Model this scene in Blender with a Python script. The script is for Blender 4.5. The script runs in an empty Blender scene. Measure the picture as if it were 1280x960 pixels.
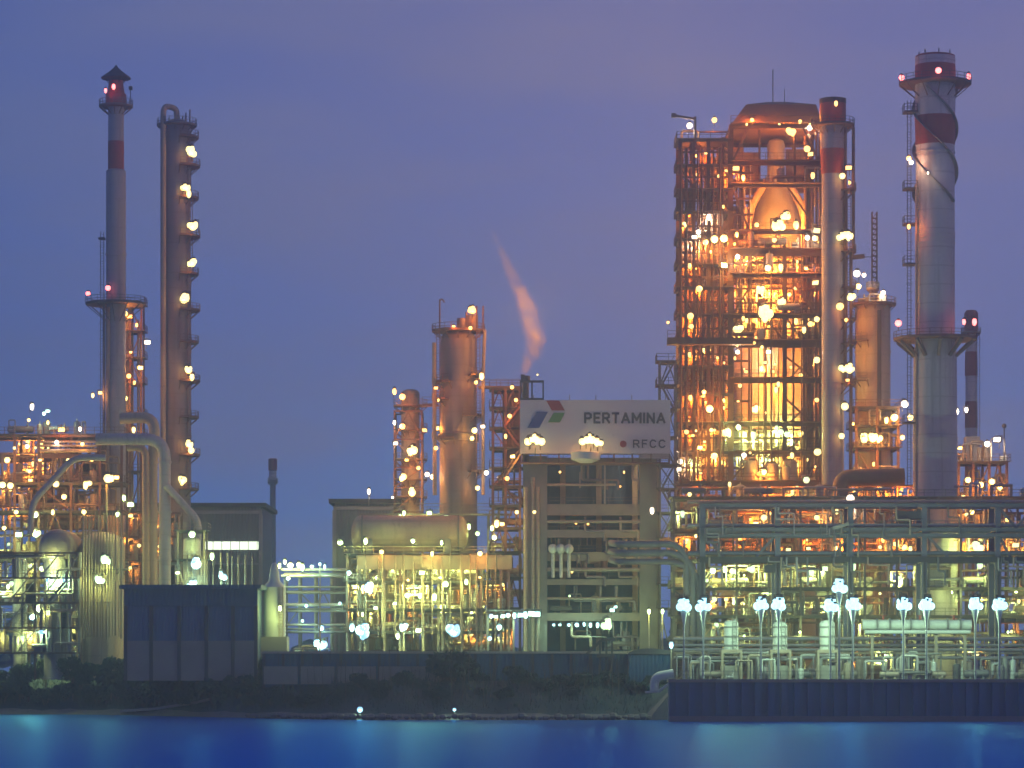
import bpy, math, random
from mathutils import Vector, Matrix
random.seed(7)
R = math.radians
SC = bpy.context.scene
COL = SC.collection
F, HOR, H = 3846.15, 832.0, 7.64      # focal length in photo pixels, horizon row, eye height above the water

# ------------------------------------------------------------------ camera, sky, sun, exposure
cam = bpy.data.cameras.new('camera'); cob = bpy.data.objects.new('camera', cam); COL.objects.link(cob)
cam.sensor_width = 36.0; cam.lens = F / 1280 * 36.0
cam.shift_y = (HOR - 480) / 1280.0
cam.clip_start = 1.0; cam.clip_end = 20000
cob.location = (0, 0, H); cob.rotation_euler = (R(90), 0, 0)
SC.camera = cob

w = bpy.data.worlds.new('World'); SC.world = w; w.use_nodes = True
nt = w.node_tree; N = nt.nodes; L = nt.links
for n in list(N): N.remove(n)
def nd(t, **kw):
    n = N.new(t)
    for k, v in kw.items(): setattr(n, k, v)
    return n
SUN_EL, SUN_ROT = R(1.0), R(70)
tc = nd('ShaderNodeTexCoord'); sx = nd('ShaderNodeSeparateXYZ'); L.new(tc.outputs['Generated'], sx.inputs[0])
rp = nd('ShaderNodeValToRGB'); L.new(sx.outputs['Z'], rp.inputs[0])
cr = rp.color_ramp
def stops(cr, lst):
    while len(cr.elements) > 1: cr.elements.remove(cr.elements[-1])
    cr.elements[0].position = lst[0][0]; cr.elements[0].color = (*lst[0][1], 1)
    for p, c in lst[1:]:
        e = cr.elements.new(p); e.color = (*c, 1)
stops(cr, [(0.0, (.085, .185, .50)), (.055, (.110, .185, .46)), (.11, (.165, .180, .40)),
           (.20, (.150, .150, .335)), (.4, (.080, .090, .250)), (1.0, (.045, .065, .20))])
mp = nd('ShaderNodeMapping'); mp.inputs['Scale'].default_value = (6, 6, 26); L.new(tc.outputs['Generated'], mp.inputs[0])
nz = nd('ShaderNodeTexNoise'); nz.inputs['Scale'].default_value = 1.6; nz.inputs['Detail'].default_value = 4; nz.inputs['Roughness'].default_value = .45
L.new(mp.outputs[0], nz.inputs[0])
cl = nd('ShaderNodeValToRGB'); L.new(nz.outputs['Fac'], cl.inputs[0]); stops(cl.color_ramp, [(.36, (0, 0, 0)), (.66, (1, 1, 1))])
mx = nd('ShaderNodeMix', data_type='RGBA'); L.new(cl.outputs[0], mx.inputs[0])
cm = nd('ShaderNodeMath', operation='MULTIPLY'); L.new(cl.outputs[0], cm.inputs[0]); cm.inputs[1].default_value = .6; L.new(cm.outputs[0], mx.inputs[0])
L.new(rp.outputs[0], mx.inputs[6]); mx.inputs[7].default_value = (.215, .185, .30, 1)
# away from the afterglow (towards -X) the sky is deeper blue
az = nd('ShaderNodeMapRange'); L.new(sx.outputs['X'], az.inputs[0]); az.inputs[1].default_value = -.17; az.inputs[2].default_value = .05
mz = nd('ShaderNodeMix', data_type='RGBA'); L.new(az.outputs[0], mz.inputs[0]); mz.inputs[6].default_value = (.50, .72, .92, 1); mz.inputs[7].default_value = (1, 1, 1, 1)
mm = nd('ShaderNodeMix', data_type='RGBA', blend_type='MULTIPLY'); mm.inputs[0].default_value = 1
L.new(mx.outputs[2], mm.inputs[6]); L.new(mz.outputs[2], mm.inputs[7])
sky = nd('ShaderNodeTexSky', sky_type='NISHITA'); sky.sun_disc = False; sky.sun_elevation = SUN_EL; sky.sun_rotation = SUN_ROT; sky.ozone_density = 3
b1 = nd('ShaderNodeBackground'); L.new(sky.outputs[0], b1.inputs[0]); b1.inputs[1].default_value = .012
b2 = nd('ShaderNodeBackground'); L.new(mm.outputs[2], b2.inputs[0]); b2.inputs[1].default_value = 1.3
ad = nd('ShaderNodeAddShader'); L.new(b1.outputs[0], ad.inputs[0]); L.new(b2.outputs[0], ad.inputs[1])
wo = nd('ShaderNodeOutputWorld'); L.new(ad.outputs[0], wo.inputs[0])

sl = bpy.data.lights.new('sun', 'SUN'); sl.energy = .12; sl.angle = R(12); sl.color = (1, .62, .5)
so = bpy.data.objects.new('sun', sl); COL.objects.link(so); so.rotation_euler = (R(82), 0, R(60))

SC.view_settings.view_transform = 'Standard'; SC.view_settings.look = 'None'; SC.view_settings.gamma = 1
SC.view_settings.exposure = 0.0
SC.view_settings.use_curve_mapping = False
cy = SC.cycles; cy.use_adaptive_sampling = True; cy.adaptive_threshold = .03
cy.use_denoising = True; cy.denoiser = 'OPENIMAGEDENOISE'; cy.max_bounces = 3; cy.diffuse_bounces = 2; cy.glossy_bounces = 2
cy.transmission_bounces = 2; cy.volume_bounces = 0; cy.transparent_max_bounces = 8; cy.sample_clamp_indirect = 2.0; cy.sample_clamp_direct = 0
cy.use_light_tree = True; cy.caustics_reflective = False; cy.caustics_refractive = False
cy.volume_max_steps = 64

def X(px, D): return (px - 640.0) * D / F
def Z(py, D): return H + (HOR - py) * D / F
G = 5.4                                # level of the plant ground

# ------------------------------------------------------------------ materials
M = {}
def mat(name, col, rough=.6, metal=0.0, var=.35, scale=.6, streak=.0, bump=.0, dirt=(.09, .06, .045), wave=None, seam=0):
    m = bpy.data.materials.new(name); m.use_nodes = True; t = m.node_tree; n = t.nodes; l = t.links
    b = n['Principled BSDF']; b.inputs['Roughness'].default_value = rough; b.inputs['Metallic'].default_value = metal
    g = n.new('ShaderNodeNewGeometry'); mp = n.new('ShaderNodeMapping'); mp.inputs['Scale'].default_value = (1, 1, .22 if streak else 1)
    l.new(g.outputs['Position'], mp.inputs[0])
    z = n.new('ShaderNodeTexNoise'); z.inputs['Scale'].default_value = scale; z.inputs['Detail'].default_value = 6; z.inputs['Roughness'].default_value = .62
    l.new(mp.outputs[0], z.inputs[0])
    r = n.new('ShaderNodeMapRange'); l.new(z.outputs['Fac'], r.inputs[0]); r.inputs[1].default_value = .42; r.inputs[2].default_value = .78
    r.inputs[3].default_value = 0; r.inputs[4].default_value = var
    x = n.new('ShaderNodeMix'); x.data_type = 'RGBA'; l.new(r.outputs[0], x.inputs[0])
    x.inputs[6].default_value = (*col, 1); x.inputs[7].default_value = (*dirt, 1)
    out = x.outputs[2]
    if seam:                            # plate joints every few metres and long rust runs
        sp = n.new('ShaderNodeSeparateXYZ'); l.new(g.outputs['Position'], sp.inputs[0])
        def mth(op, a, bb): q = n.new('ShaderNodeMath'); q.operation = op; l.new(a, q.inputs[0]); q.inputs[1].default_value = bb; return q.outputs[0]
        ln = mth('GREATER_THAN', mth('FRACT', mth('MULTIPLY', sp.outputs['Z'], 1 / seam), 0), .93)
        m2 = n.new('ShaderNodeMapping'); m2.inputs['Scale'].default_value = (1.6, 1.6, .05); l.new(g.outputs['Position'], m2.inputs[0])
        z2 = n.new('ShaderNodeTexNoise'); z2.inputs['Scale'].default_value = 1.1; z2.inputs['Detail'].default_value = 5; l.new(m2.outputs[0], z2.inputs[0])
        run = n.new('ShaderNodeMapRange'); l.new(z2.outputs['Fac'], run.inputs[0]); run.inputs[1].default_value = .52; run.inputs[2].default_value = .72; run.inputs[4].default_value = .6
        ad = n.new('ShaderNodeMath'); ad.operation = 'MAXIMUM'; l.new(mth('MULTIPLY', ln, .38), ad.inputs[0]); l.new(run.outputs[0], ad.inputs[1])
        y = n.new('ShaderNodeMix'); y.data_type = 'RGBA'; l.new(ad.outputs[0], y.inputs[0]); l.new(out, y.inputs[6]); y.inputs[7].default_value = (*dirt, 1); out = y.outputs[2]
    if wave:                            # corrugation or panel ribs
        wv = n.new('ShaderNodeTexWave'); wv.wave_type = 'BANDS'; wv.bands_direction = wave[0]; wv.inputs['Scale'].default_value = wave[1]
        l.new(g.outputs['Position'], wv.inputs[0])
        bp = n.new('ShaderNodeBump'); bp.inputs['Strength'].default_value = wave[2]; bp.inputs['Distance'].default_value = .15
        l.new(wv.outputs['Fac'], bp.inputs['Height']); l.new(bp.outputs[0], b.inputs['Normal'])
    elif bump:
        bp = n.new('ShaderNodeBump'); bp.inputs['Strength'].default_value = bump; bp.inputs['Distance'].default_value = .1
        l.new(z.outputs['Fac'], bp.inputs['Height']); l.new(bp.outputs[0], b.inputs['Normal'])
    l.new(out, b.inputs['Base Color']); M[name] = m; return m
mat('steel', (.20, .19, .19), .6, 0, .5, .8)
mat('dark_steel', (.07, .065, .07), .65, 0, .4, .8)
mat('rust_steel', (.19, .105, .07), .7, 0, .55, .7, dirt=(.10, .045, .025))
mat('blue_steel', (.17, .175, .22), .55, 0, .35, .7)
mat('frame_brown', (.10, .055, .035), .7, 0, .5, .7, dirt=(.05, .025, .015))
mat('tan_steel', (.36, .29, .22), .6, 0, .4, .6)
mat('cladding', (.42, .40, .39), .42, .35, .4, .35, streak=1, dirt=(.2, .17, .15))
mat('brown_shell', (.30, .245, .235), .55, 0, .45, .35, streak=1, seam=2.6, dirt=(.14, .09, .07))
mat('tan_shell', (.44, .34, .25), .55, 0, .35, .3, streak=1, seam=3.1, dirt=(.22, .15, .1))
mat('stack_white', (.60, .56, .55), .6, 0, .4, .22, streak=1, seam=2.9, dirt=(.26, .22, .21), bump=.1)
mat('stack_grey', (.38, .355, .38), .6, 0, .45, .22, streak=1, seam=2.4, dirt=(.2, .17, .18), bump=.1)
mat('red_paint', (.33, .05, .035), .6, 0, .45, .4, streak=1, seam=2.5, dirt=(.16, .04, .03))
mat('soot', (.06, .045, .045), .8, 0, .4, .6)
mat('concrete', (.30, .28, .25), .85, 0, .45, .35, bump=.2, dirt=(.14, .12, .10))
mat('pale_concrete', (.42, .38, .33), .85, 0, .4, .3, bump=.15, dirt=(.22, .18, .14))
mat('grating', (.12, .11, .11), .7, .3, .5, 1.5)
mat('brown_sheet', (.24, .135, .07), .55, 0, .4, .4, wave=('X', 2.2, .8), dirt=(.10, .055, .03))
mat('grey_sheet', (.22, .215, .23), .6, 0, .35, .25, wave=('X', 1.2, .7), dirt=(.13, .11, .10))
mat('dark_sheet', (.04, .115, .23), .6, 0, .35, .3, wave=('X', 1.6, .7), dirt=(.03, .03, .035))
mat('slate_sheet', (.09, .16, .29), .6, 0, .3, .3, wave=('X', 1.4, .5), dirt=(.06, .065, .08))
mat('sign_white', (.62, .60, .60), .5, 0, .14, .5, dirt=(.45, .4, .36))
mat('ink', (.035, .035, .05), .6, 0, .1)
mat('emblem_red', (.30, .02, .02), .5, 0, .1)
mat('emblem_blue', (.035, .07, .26), .5, 0, .1)
mat('emblem_green', (.09, .26, .05), .5, 0, .1)
mat('tank_white', (.60, .62, .58), .5, 0, .35, .5, streak=1, dirt=(.3, .28, .24))
mat('ground_mat', (.17, .16, .15), .95, 0, .5, .15, bump=.2)
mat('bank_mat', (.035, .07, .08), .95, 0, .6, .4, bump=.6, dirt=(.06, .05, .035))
mat('revetment', (.22, .21, .20), .9, 0, .6, .7, bump=.5, dirt=(.07, .07, .06))
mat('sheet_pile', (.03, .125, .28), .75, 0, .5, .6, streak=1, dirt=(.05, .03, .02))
mat('leaf', (.028, .07, .062), .8, 0, .5, 1.2, dirt=(.05, .07, .045))
mat('bark', (.13, .105, .08), .9, 0, .5, 2)
def glow(name, col, st):
    m = bpy.data.materials.new(name); m.use_nodes = True; b = m.node_tree.nodes['Principled BSDF']
    b.inputs['Base Color'].default_value = (.8, .8, .8, 1); b.inputs['Emission Color'].default_value = (*col, 1); b.inputs['Emission Strength'].default_value = st
    m.cycles.emission_sampling = 'NONE' if st < 1e5 else 'AUTO'; M[name] = m
KIND = {'na': ((1.0, .56, .14), (1.0, .21, .012)), 'yl': ((1.0, .78, .25), (1.0, .38, .045)), 'mv': ((.62, 1.0, .52), (.74, .92, .24)),
        'cw': ((.27, .62, 1.0), (.42, .80, .50)), 'rd': ((1.0, .16, .14), (1.0, .06, .06)), 'fl': ((.42, .86, 1.0), (.52, .86, .50)), 'ww': ((1.0, .83, .62), (1.0, .74, .48))}
for k, (a, b) in KIND.items(): glow('glow_' + k, a, {'rd': 6.0, 'cw': 1.7, 'fl': 2.6, 'mv': 2.0, 'na': 3.6, 'yl': 3.4}.get(k, 5.0))
glow('tube_glow', (.85, 1, .7), 2.2)

# ------------------------------------------------------------------ mesh helpers
class MB:
    def __init__(s): s.v, s.f, s.mi = [], [], []
    def add(s, vs, fs, m=0):
        o = len(s.v); s.v += [tuple(v) for v in vs]; s.f += [tuple(i + o for i in f) for f in fs]; s.mi += [m] * len(fs); return s
    def box(s, x0, x1, y0, y1, z0, z1, m=0):
        vs = [(x0, y0, z0), (x1, y0, z0), (x1, y1, z0), (x0, y1, z0), (x0, y0, z1), (x1, y0, z1), (x1, y1, z1), (x0, y1, z1)]
        return s.add(vs, [(0, 3, 2, 1), (4, 5, 6, 7), (0, 1, 5, 4), (1, 2, 6, 5), (2, 3, 7, 6), (3, 0, 4, 7)], m)
    def beam(s, p, q, w, h=None, m=0):
        p, q = Vector(p), Vector(q); h = h or w; d = (q - p).normalized()
        u = d.cross(Vector((0, 0, 1)))
        if u.length < .01: u = Vector((1, 0, 0))
        u.normalize(); t = u.cross(d).normalized()
        vs = [c + u * a * w / 2 + t * b * h / 2 for c in (p, q) for a, b in ((-1, -1), (1, -1), (1, 1), (-1, 1))]
        return s.add(vs, [(3, 2, 1, 0), (4, 5, 6, 7), (0, 1, 5, 4), (1, 2, 6, 5), (2, 3, 7, 6), (3, 0, 4, 7)], m)
    def cyl(s, p, q, r0, r1=None, n=10, m=0, caps=True):
        r1 = r0 if r1 is None else r1; p, q = Vector(p), Vector(q); d = (q - p).normalized()
        u = d.cross(Vector((0, 0, 1)))
        if u.length < .01: u = Vector((1, 0, 0))
        u.normalize(); t = u.cross(d)
        vs = [c + (u * math.cos(a) + t * math.sin(a)) * r for c, r in ((p, r0), (q, r1)) for a in [2 * math.pi * i / n for i in range(n)]]
        fs = [(i, n + i, n + (i + 1) % n, (i + 1) % n) for i in range(n)]
        if caps: fs += [tuple(range(n)), tuple(range(2 * n - 1, n - 1, -1))]
        return s.add(vs, fs, m)
    def lathe(s, cx, cy, prof, n=28, m=0):
        vs = []; k = len(prof)
        for r, z in prof:
            for i in range(n):
                a = 2 * math.pi * i / n; vs.append((cx + max(r, .001) * math.cos(a), cy + max(r, .001) * math.sin(a), z))
        fs = [(j * n + i, j * n + (i + 1) % n, (j + 1) * n + (i + 1) % n, (j + 1) * n + i) for j in range(k - 1) for i in range(n)]
        fs += [tuple(range(n - 1, -1, -1)), tuple(range((k - 1) * n, k * n))]
        return s.add(vs, fs, m)
    def tube(s, pts, r, n=10, m=0, fil=None):
        pts = [Vector(p) for p in pts]; fil = r * 2.2 if fil is None else fil; path = [pts[0]]
        for i in range(1, len(pts) - 1):
            a, b, c = pts[i - 1], pts[i], pts[i + 1]; da, dc = (a - b), (c - b)
            k = min(fil, da.length * .49, dc.length * .49); p0, p2 = b + da.normalized() * k, b + dc.normalized() * k
            for j in range(6):
                t = j / 5; path.append(p0 * (1 - t) ** 2 + b * 2 * t * (1 - t) + p2 * t * t)
        path.append(pts[-1]); vs = []; u = None
        for i, p in enumerate(path):
            d = (path[min(i + 1, len(path) - 1)] - path[max(i - 1, 0)]).normalized()
            if u is None:
                u = d.cross(Vector((0, 0, 1)));
                if u.length < .01: u = Vector((1, 0, 0))
            u = (u - d * u.dot(d)).normalized(); t = d.cross(u)
            vs += [p + (u * math.cos(2 * math.pi * k / n) + t * math.sin(2 * math.pi * k / n)) * r for k in range(n)]
        k = len(path)
        fs = [(j * n + i, j * n + (i + 1) % n, (j + 1) * n + (i + 1) % n, (j + 1) * n + i) for j in range(k - 1) for i in range(n)]
        fs += [tuple(range(n - 1, -1, -1)), tuple(range((k - 1) * n, k * n))]
        return s.add(vs, fs, m)
    def ball(s, c, r, n=10, k=6, m=0, sz=1.0):
        return s.lathe(c[0], c[1], [(r * math.sin(math.pi * j / k), c[2] - sz * r * math.cos(math.pi * j / k)) for j in range(k + 1)], n, m)
    def hvessel(s, c, axis, length, r, n=18, m=0):      # horizontal vessel with dished ends
        p = []
        for j in range(5): a = math.pi / 2 * j / 4; p.append((r * math.sin(a), -length / 2 - r * .5 * math.cos(a)))
        for j in range(5): a = math.pi / 2 * (1 - j / 4); p.append((r * math.sin(a), length / 2 + r * .5 * math.cos(a)))
        vs = []
        for rr, t in p:
            for i in range(n):
                a = 2 * math.pi * i / n; q = (t, rr * math.cos(a), rr * math.sin(a))
                vs.append((c[0] + q[0], c[1] + q[1], c[2] + q[2]) if axis == 'x' else (c[0] - q[1], c[1] + q[0], c[2] + q[2]))
        k = len(p)
        fs = [(j * n + i, (j + 1) * n + i, (j + 1) * n + (i + 1) % n, j * n + (i + 1) % n) for j in range(k - 1) for i in range(n)]
        return s.add(vs, fs + [tuple(range(n)), tuple(range(k * n - 1, (k - 1) * n - 1, -1))], m)
    def build(s, name, mats, parent=None, smooth=False, origin=None):
        o = wloc(parent) if parent is not None else Vector(origin or (0, 0, 0))
        me = bpy.data.meshes.new(name); me.from_pydata([(a - o.x, b - o.y, c - o.z) for a, b, c in s.v], [], s.f)
        for q in (mats if isinstance(mats, (list, tuple)) else [mats]): me.materials.append(M[q])
        if any(s.mi): me.polygons.foreach_set('material_index', s.mi)
        if smooth:
            me.polygons.foreach_set('use_smooth', [True] * len(me.polygons)); me.set_sharp_from_angle(angle=R(38))
        me.update(); ob = bpy.data.objects.new(name, me); COL.objects.link(ob)
        if parent is not None: ob.parent = parent
        else: ob.location = o
        return ob
def wloc(o):
    v = Vector((0, 0, 0))
    while o is not None: v = v + o.location; o = o.parent
    return v
def tag(o, label, cat, group=None, kind=None):
    if label: o['label'] = label
    if cat: o['category'] = cat
    if group: o['group'] = group
    if kind: o['kind'] = kind
    return o
def thing(name, label, cat, loc, group=None):
    o = bpy.data.objects.new(name, None); o.empty_display_size = .5; COL.objects.link(o); o.location = loc; return tag(o, label, cat, group)

# lamps: one mesh per kind, shared; the point light belongs to its lamp
LM = {}
def lamp_mesh(kind, shape):              # the fitting and its glowing bulb
    if (kind, shape) not in LM:
        b, g = MB(), MB()
        if shape == 'globe': g.ball((0, 0, 0), .33, 12, 8); b.lathe(0, 0, [(.19, .29), (.21, .36), (.12, .46), (.05, .52)], 10)
        elif shape == 'jar': g.ball((0, 0, -.02), .23, 10, 8, 0, 1.75); b.lathe(0, 0, [(.17, .28), (.22, .36), (.12, .5), (.05, .56)], 10)
        else: b.box(-.36, .36, -.12, .16, -.24, .24); g.box(-.32, .32, -.16, -.123, -.20, .20); b.beam((-.4, .05, 0), (-.4, .05, .4), .06); b.beam((.4, .05, 0), (.4, .05, .4), .06); b.box(-.43, .43, .02, .08, .4, .46)
        b.cyl((0, 0, .46), (0, .5, .54), .045, n=6); b.cyl((0, .5, .56), (0, .5, -.7), .045, n=6)
        o, p = b.build('lamp', 'dark_steel', None, True), g.build('bulb', 'glow_' + kind, None, True); LM[kind, shape] = (o.data, p.data); bpy.data.objects.remove(o); bpy.data.objects.remove(p)
    return LM[kind, shape]
LRNG = random.Random(99)
LDATA = {}
PW = {'na': .34, 'yl': .36, 'mv': .55, 'cw': .6, 'fl': .6, 'ww': .3, 'rd': .035}
def lamp(T, x, y, z, kind='na', s=1.0, power=900, off=(0, -.75, -.35), name='lamp', shape=None):
    power *= PW[kind]
    if s >= 1.55 and shape is None:      # extra glowing bulbs are added around the lamp to copy its glare
        for i in range(LRNG.choice((2, 3, 4))):
            a = LRNG.uniform(0, 6.3); lamp(T, x + .27 * s * math.cos(a), y - LRNG.uniform(0, .3), z + .2 * s * math.sin(a), kind, s * LRNG.uniform(.5, .75), 0, shape=LRNG.choice(('globe', 'jar')))
        s *= .8; shape = 'globe'
    shape = shape or LRNG.choice(('globe', 'globe', 'globe', 'jar', 'jar', 'flood'))
    hm, gm = lamp_mesh(kind, shape); o = bpy.data.objects.new(name, hm); COL.objects.link(o); p = wloc(T); o.parent = T
    g = bpy.data.objects.new('bulb', gm); COL.objects.link(g); g.parent = o
    o.location = (x - p.x, y - p.y, z - p.z); o.scale = (s * 1.2, s * 1.2, s * 1.2); o.rotation_euler = (LRNG.uniform(-.3, .3) if shape == 'flood' else 0, 0, LRNG.uniform(-.7, .7))
    if power:
        key = (kind, round(power))
        if key not in LDATA:
            l = bpy.data.lights.new('lamp_light', 'POINT'); l.energy = power; l.color = KIND[kind][1]; l.shadow_soft_size = .3; LDATA[key] = l
        lo = bpy.data.objects.new('lamp_light', LDATA[key]); COL.objects.link(lo); lo.parent = o; lo.rotation_euler = (0, 0, 0)
        c_, s_ = math.cos(-o.rotation_euler.z), math.sin(-o.rotation_euler.z); lo.location = ((c_ * off[0] - s_ * off[1]) / (s * 1.2), (s_ * off[0] + c_ * off[1]) / (s * 1.2), off[2] / (s * 1.2))
    return o
def lamps(T, D, lst, kind='na', power=900, inner=0):
    for e in lst:
        px, py, s = e[0], e[1], (e[2] if len(e) > 2 else 1.0); k = e[3] if len(e) > 3 else kind; d = e[4] if len(e) > 4 else D
        pw = (e[5] if len(e) > 5 else power) * (s ** 1.5)
        lamp(T, X(px, d), d, Z(py, d), k, s, pw, (0, inner + 1.0, -.3) if inner and (px * 7 + py) % 5 else (0, -.75, -.35))

# platforms, ladders, frames
def ring_platform(T, cx, cy, z, ri, ro, a0=0, a1=360, mt='grating', rail='steel'):
    n = max(4, int((a1 - a0) / 15)); b = MB(); full = a1 - a0 >= 359
    A = [R(a0 + (a1 - a0) * i / n) for i in range(n + 1)]
    for i in range(n):
        q = [(cx + r * math.cos(a), cy + r * math.sin(a), zz) for zz in (z - .18, z) for r, a in ((ri, A[i]), (ro, A[i]), (ro, A[i + 1]), (ri, A[i + 1]))]
        b.add(q, [(3, 2, 1, 0), (4, 5, 6, 7), (0, 1, 5, 4), (1, 2, 6, 5), (2, 3, 7, 6), (3, 0, 4, 7)])
    for i in range(0, n + (0 if full else 1), 2):
        a = A[i]; b.beam((cx + ri * math.cos(a), cy + ri * math.sin(a), z - (ro - ri) * .8 - .2), (cx + ro * .97 * math.cos(a), cy + ro * .97 * math.sin(a), z - .2), .12)
    b.build('platform', mt, T)
    r_ = MB(); P = [(cx + ro * math.cos(a), cy + ro * math.sin(a)) for a in A]
    for i, (x, y) in enumerate(P): r_.box(x - .04, x + .04, y - .04, y + .04, z, z + 1.1)
    for i in range(n):
        for h in (.55, 1.08): r_.beam((*P[i], z + h), (*P[i + 1], z + h), .07)
        r_.beam((*P[i], z + .1), (*P[i + 1], z + .1), .03, .2)
    r_.build('railing', rail, T)
def ladder(T, x, y, z0, z1, mt='steel', cage=True):
    b = MB()
    for d in (-.28, .28): b.box(x + d - .05, x + d + .05, y - .05, y + .05, z0, z1)
    k = int((z1 - z0) / .45)
    for i in range(k): b.box(x - .28, x + .28, y - .025, y + .025, z0 + .2 + i * .45, z0 + .25 + i * .45)
    if cage:
        for i in range(int((z1 - z0) / 1.3)):
            z = z0 + 2 + i * 1.3
            if z > z1: break
            for (p, q) in (((-.42, 0), (-.42, -.6)), ((-.42, -.6), (0, -.8)), ((0, -.8), (.42, -.6)), ((.42, -.6), (.42, 0))):
                b.beam((x + p[0], y + p[1], z), (x + q[0], y + q[1], z), .05)
    b.build('ladder', mt, T)
def rail_line(b, p, q, z, step=1.6):
    p, q = Vector((p[0], p[1], z)), Vector((q[0], q[1], z)); n = max(1, int((q - p).length / step))
    for i in range(n + 1):
        c = p.lerp(q, i / n); b.box(c.x - .04, c.x + .04, c.y - .04, c.y + .04, z, z + 1.1)
    for h in (.55, 1.08): b.beam(p + Vector((0, 0, h)), q + Vector((0, 0, h)), .07)
def frame(T, xs, ys, zs, mt='rust_steel', cw=.45, bw=.4, deck=True, rail=True, brace=.4, base=G, rng=random, deckmat='grating', skip=()):
    top = zs[-1]
    for x in xs:
        for y in ys:
            MB().box(x - cw / 2, x + cw / 2, y - cw / 2, y + cw / 2, base, top + .02).build('column', mt, T)
    for z in zs:
        if z in skip: continue
        b = MB()
        for y in ys: b.box(xs[0] + cw / 2, xs[-1] - cw / 2, y - cw * .4, y + cw * .4, z - bw, z)
        for x in xs:
            for y0, y1 in zip(ys, ys[1:]): b.box(x - cw * .38, x + cw * .38, y0 + cw * .4 + .003, y1 - cw * .4 - .003, z - bw * .95, z - .004)
        if deck: b.box(xs[0] - .6, xs[-1] + .6, ys[0] - .7, ys[-1] + .7, z + .003, z + .10)
        b.build('floor', [mt] if not deck else [deckmat if deck else mt], T)
        if rail and deck:
            r_ = MB(); x0, x1, y0, y1 = xs[0] - .55, xs[-1] + .55, ys[0] - .65, ys[-1] + .65
            rail_line(r_, (x0, y0), (x1, y0), z + .1); rail_line(r_, (x0, y0), (x0, y1), z + .1); rail_line(r_, (x1, y0), (x1, y1), z + .1)
            r_.build('railing', mt, T)
    zz = [base] + list(zs)
    for z0, z1 in zip(zz, zz[1:]):
        for x0, x1 in zip(xs, xs[1:]):
            if rng.random() < brace and z1 - z0 > 2:
                b = MB(); t = rng.random(); y = ys[0]; xm = (x0 + x1) / 2
                if t < .4: b.beam((x0, y, z0), (x1, y, z1 - bw), .2)
                elif t < .7: b.beam((x0, y, z1 - bw), (x1, y, z0), .2)
                else: b.beam((x0, y, z0), (xm, y, z1 - bw), .2); b.beam((xm, y, z1 - bw), (x1, y, z0), .2)
                b.build('brace', mt, T)
def stair(T, x0, x1, y, z0, z1, mt='rust_steel', w_=.9):
    b = MB()
    for d in (-w_ / 2, w_ / 2):
        b.beam((x0, y + d, z0), (x1, y + d, z1), .08, .28)
        b.beam((x0, y + d, z0 + 1), (x1, y + d, z1 + 1), .07)
    n = max(3, int((z1 - z0) / .25))
    for i in range(n):
        t = (i + .5) / n; x = x0 + (x1 - x0) * t; z = z0 + (z1 - z0) * t; b.box(x - .14, x + .14, y - w_ / 2, y + w_ / 2, z - .02, z + .02)
    b.build('stair', mt, T)
def clutter(T, x0, x1, y0, y1, z, h, n, rng, mats=('cladding', 'tan_steel', 'steel', 'tank_white')):
    """pipes, exchangers, drums and valves standing on one level of a frame"""
    for i in range(n):
        t = rng.random(); x = rng.uniform(x0, x1); y = rng.uniform(y0, y1); m_ = rng.choice(mats); b = MB()
        if t < .30:                       # riser pipe with elbow
            r = rng.uniform(.09, .22); dx = rng.choice((-1, 1)) * rng.uniform(1, 3.5); dx = max(x0, min(x1, x + dx)) - x; zz = z + h * rng.uniform(.5, .95)
            b.tube([(x, y, z), (x, y, zz), (x + dx, y, zz), (x + dx, y, z + h * rng.uniform(.05, .4))], r, 8); nm = 'pipe'
        elif t < .52:                     # straight run
            r = rng.uniform(.1, .25); zz = z + h * rng.uniform(.2, .9); xe = x + rng.uniform(3, 9); xe = min(xe, x1)
            b.tube([(x, y, z), (x, y, zz), (xe, y, zz), (xe, y + .8, zz), (xe, y + .8, z)], r, 8); nm = 'pipe'
        elif t < .68:                     # heat exchanger on saddles
            r = rng.uniform(.35, .6); ln = rng.uniform(2.2, 4.2); x = min(max(x, x0 + ln / 2), x1 - ln / 2); zz = z + r + .5
            b.hvessel((x, y, zz), 'x', ln, r)
            for d in (-.3, .3):
                b.box(x + d * ln - .15, x + d * ln + .15, y - r * .8, y + r * .8, z, zz - r * .7)
            b.cyl((x + ln * .3, y, zz), (x + ln * .3, y, zz + r + .5), .14, n=8); b.cyl((x - ln * .46, y, zz), (x - ln * .42, y, zz), r * 1.12, n=18)
            nm = 'heat_exchanger'
        elif t < .86:                     # vertical drum
            r = rng.uniform(.35, .75); hh = min(h * .9, rng.uniform(1.6, 4.0)); p = [(r * .9, z), (r * .9, z + .4), (r, z + .4), (r, z + hh * .82)] + [(r * math.cos(a), z + hh * .82 + r * .5 * math.sin(a)) for a in (.5, .9, 1.3, 1.56)]
            b.lathe(x, y, p, 16); b.cyl((x, y, z + hh * .85), (x, y, z + hh * .82 + r * .5 + .4), .1, n=8); nm = 'drum'
        else:                             # pump or valve set
            b.box(x - .6, x + .6, y - .35, y + .35, z, z + .25); b.cyl((x - .5, y, z + .6), (x + .3, y, z + .6), .32, n=12); b.cyl((x + .3, y, z + .6), (x + .55, y, z + .6), .45, n=12)
            b.cyl((x + .45, y, z + .6), (x + .45, y, z + 1.6), .12, n=8); nm = 'pump'
        b.build(nm, m_, T, True)
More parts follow.
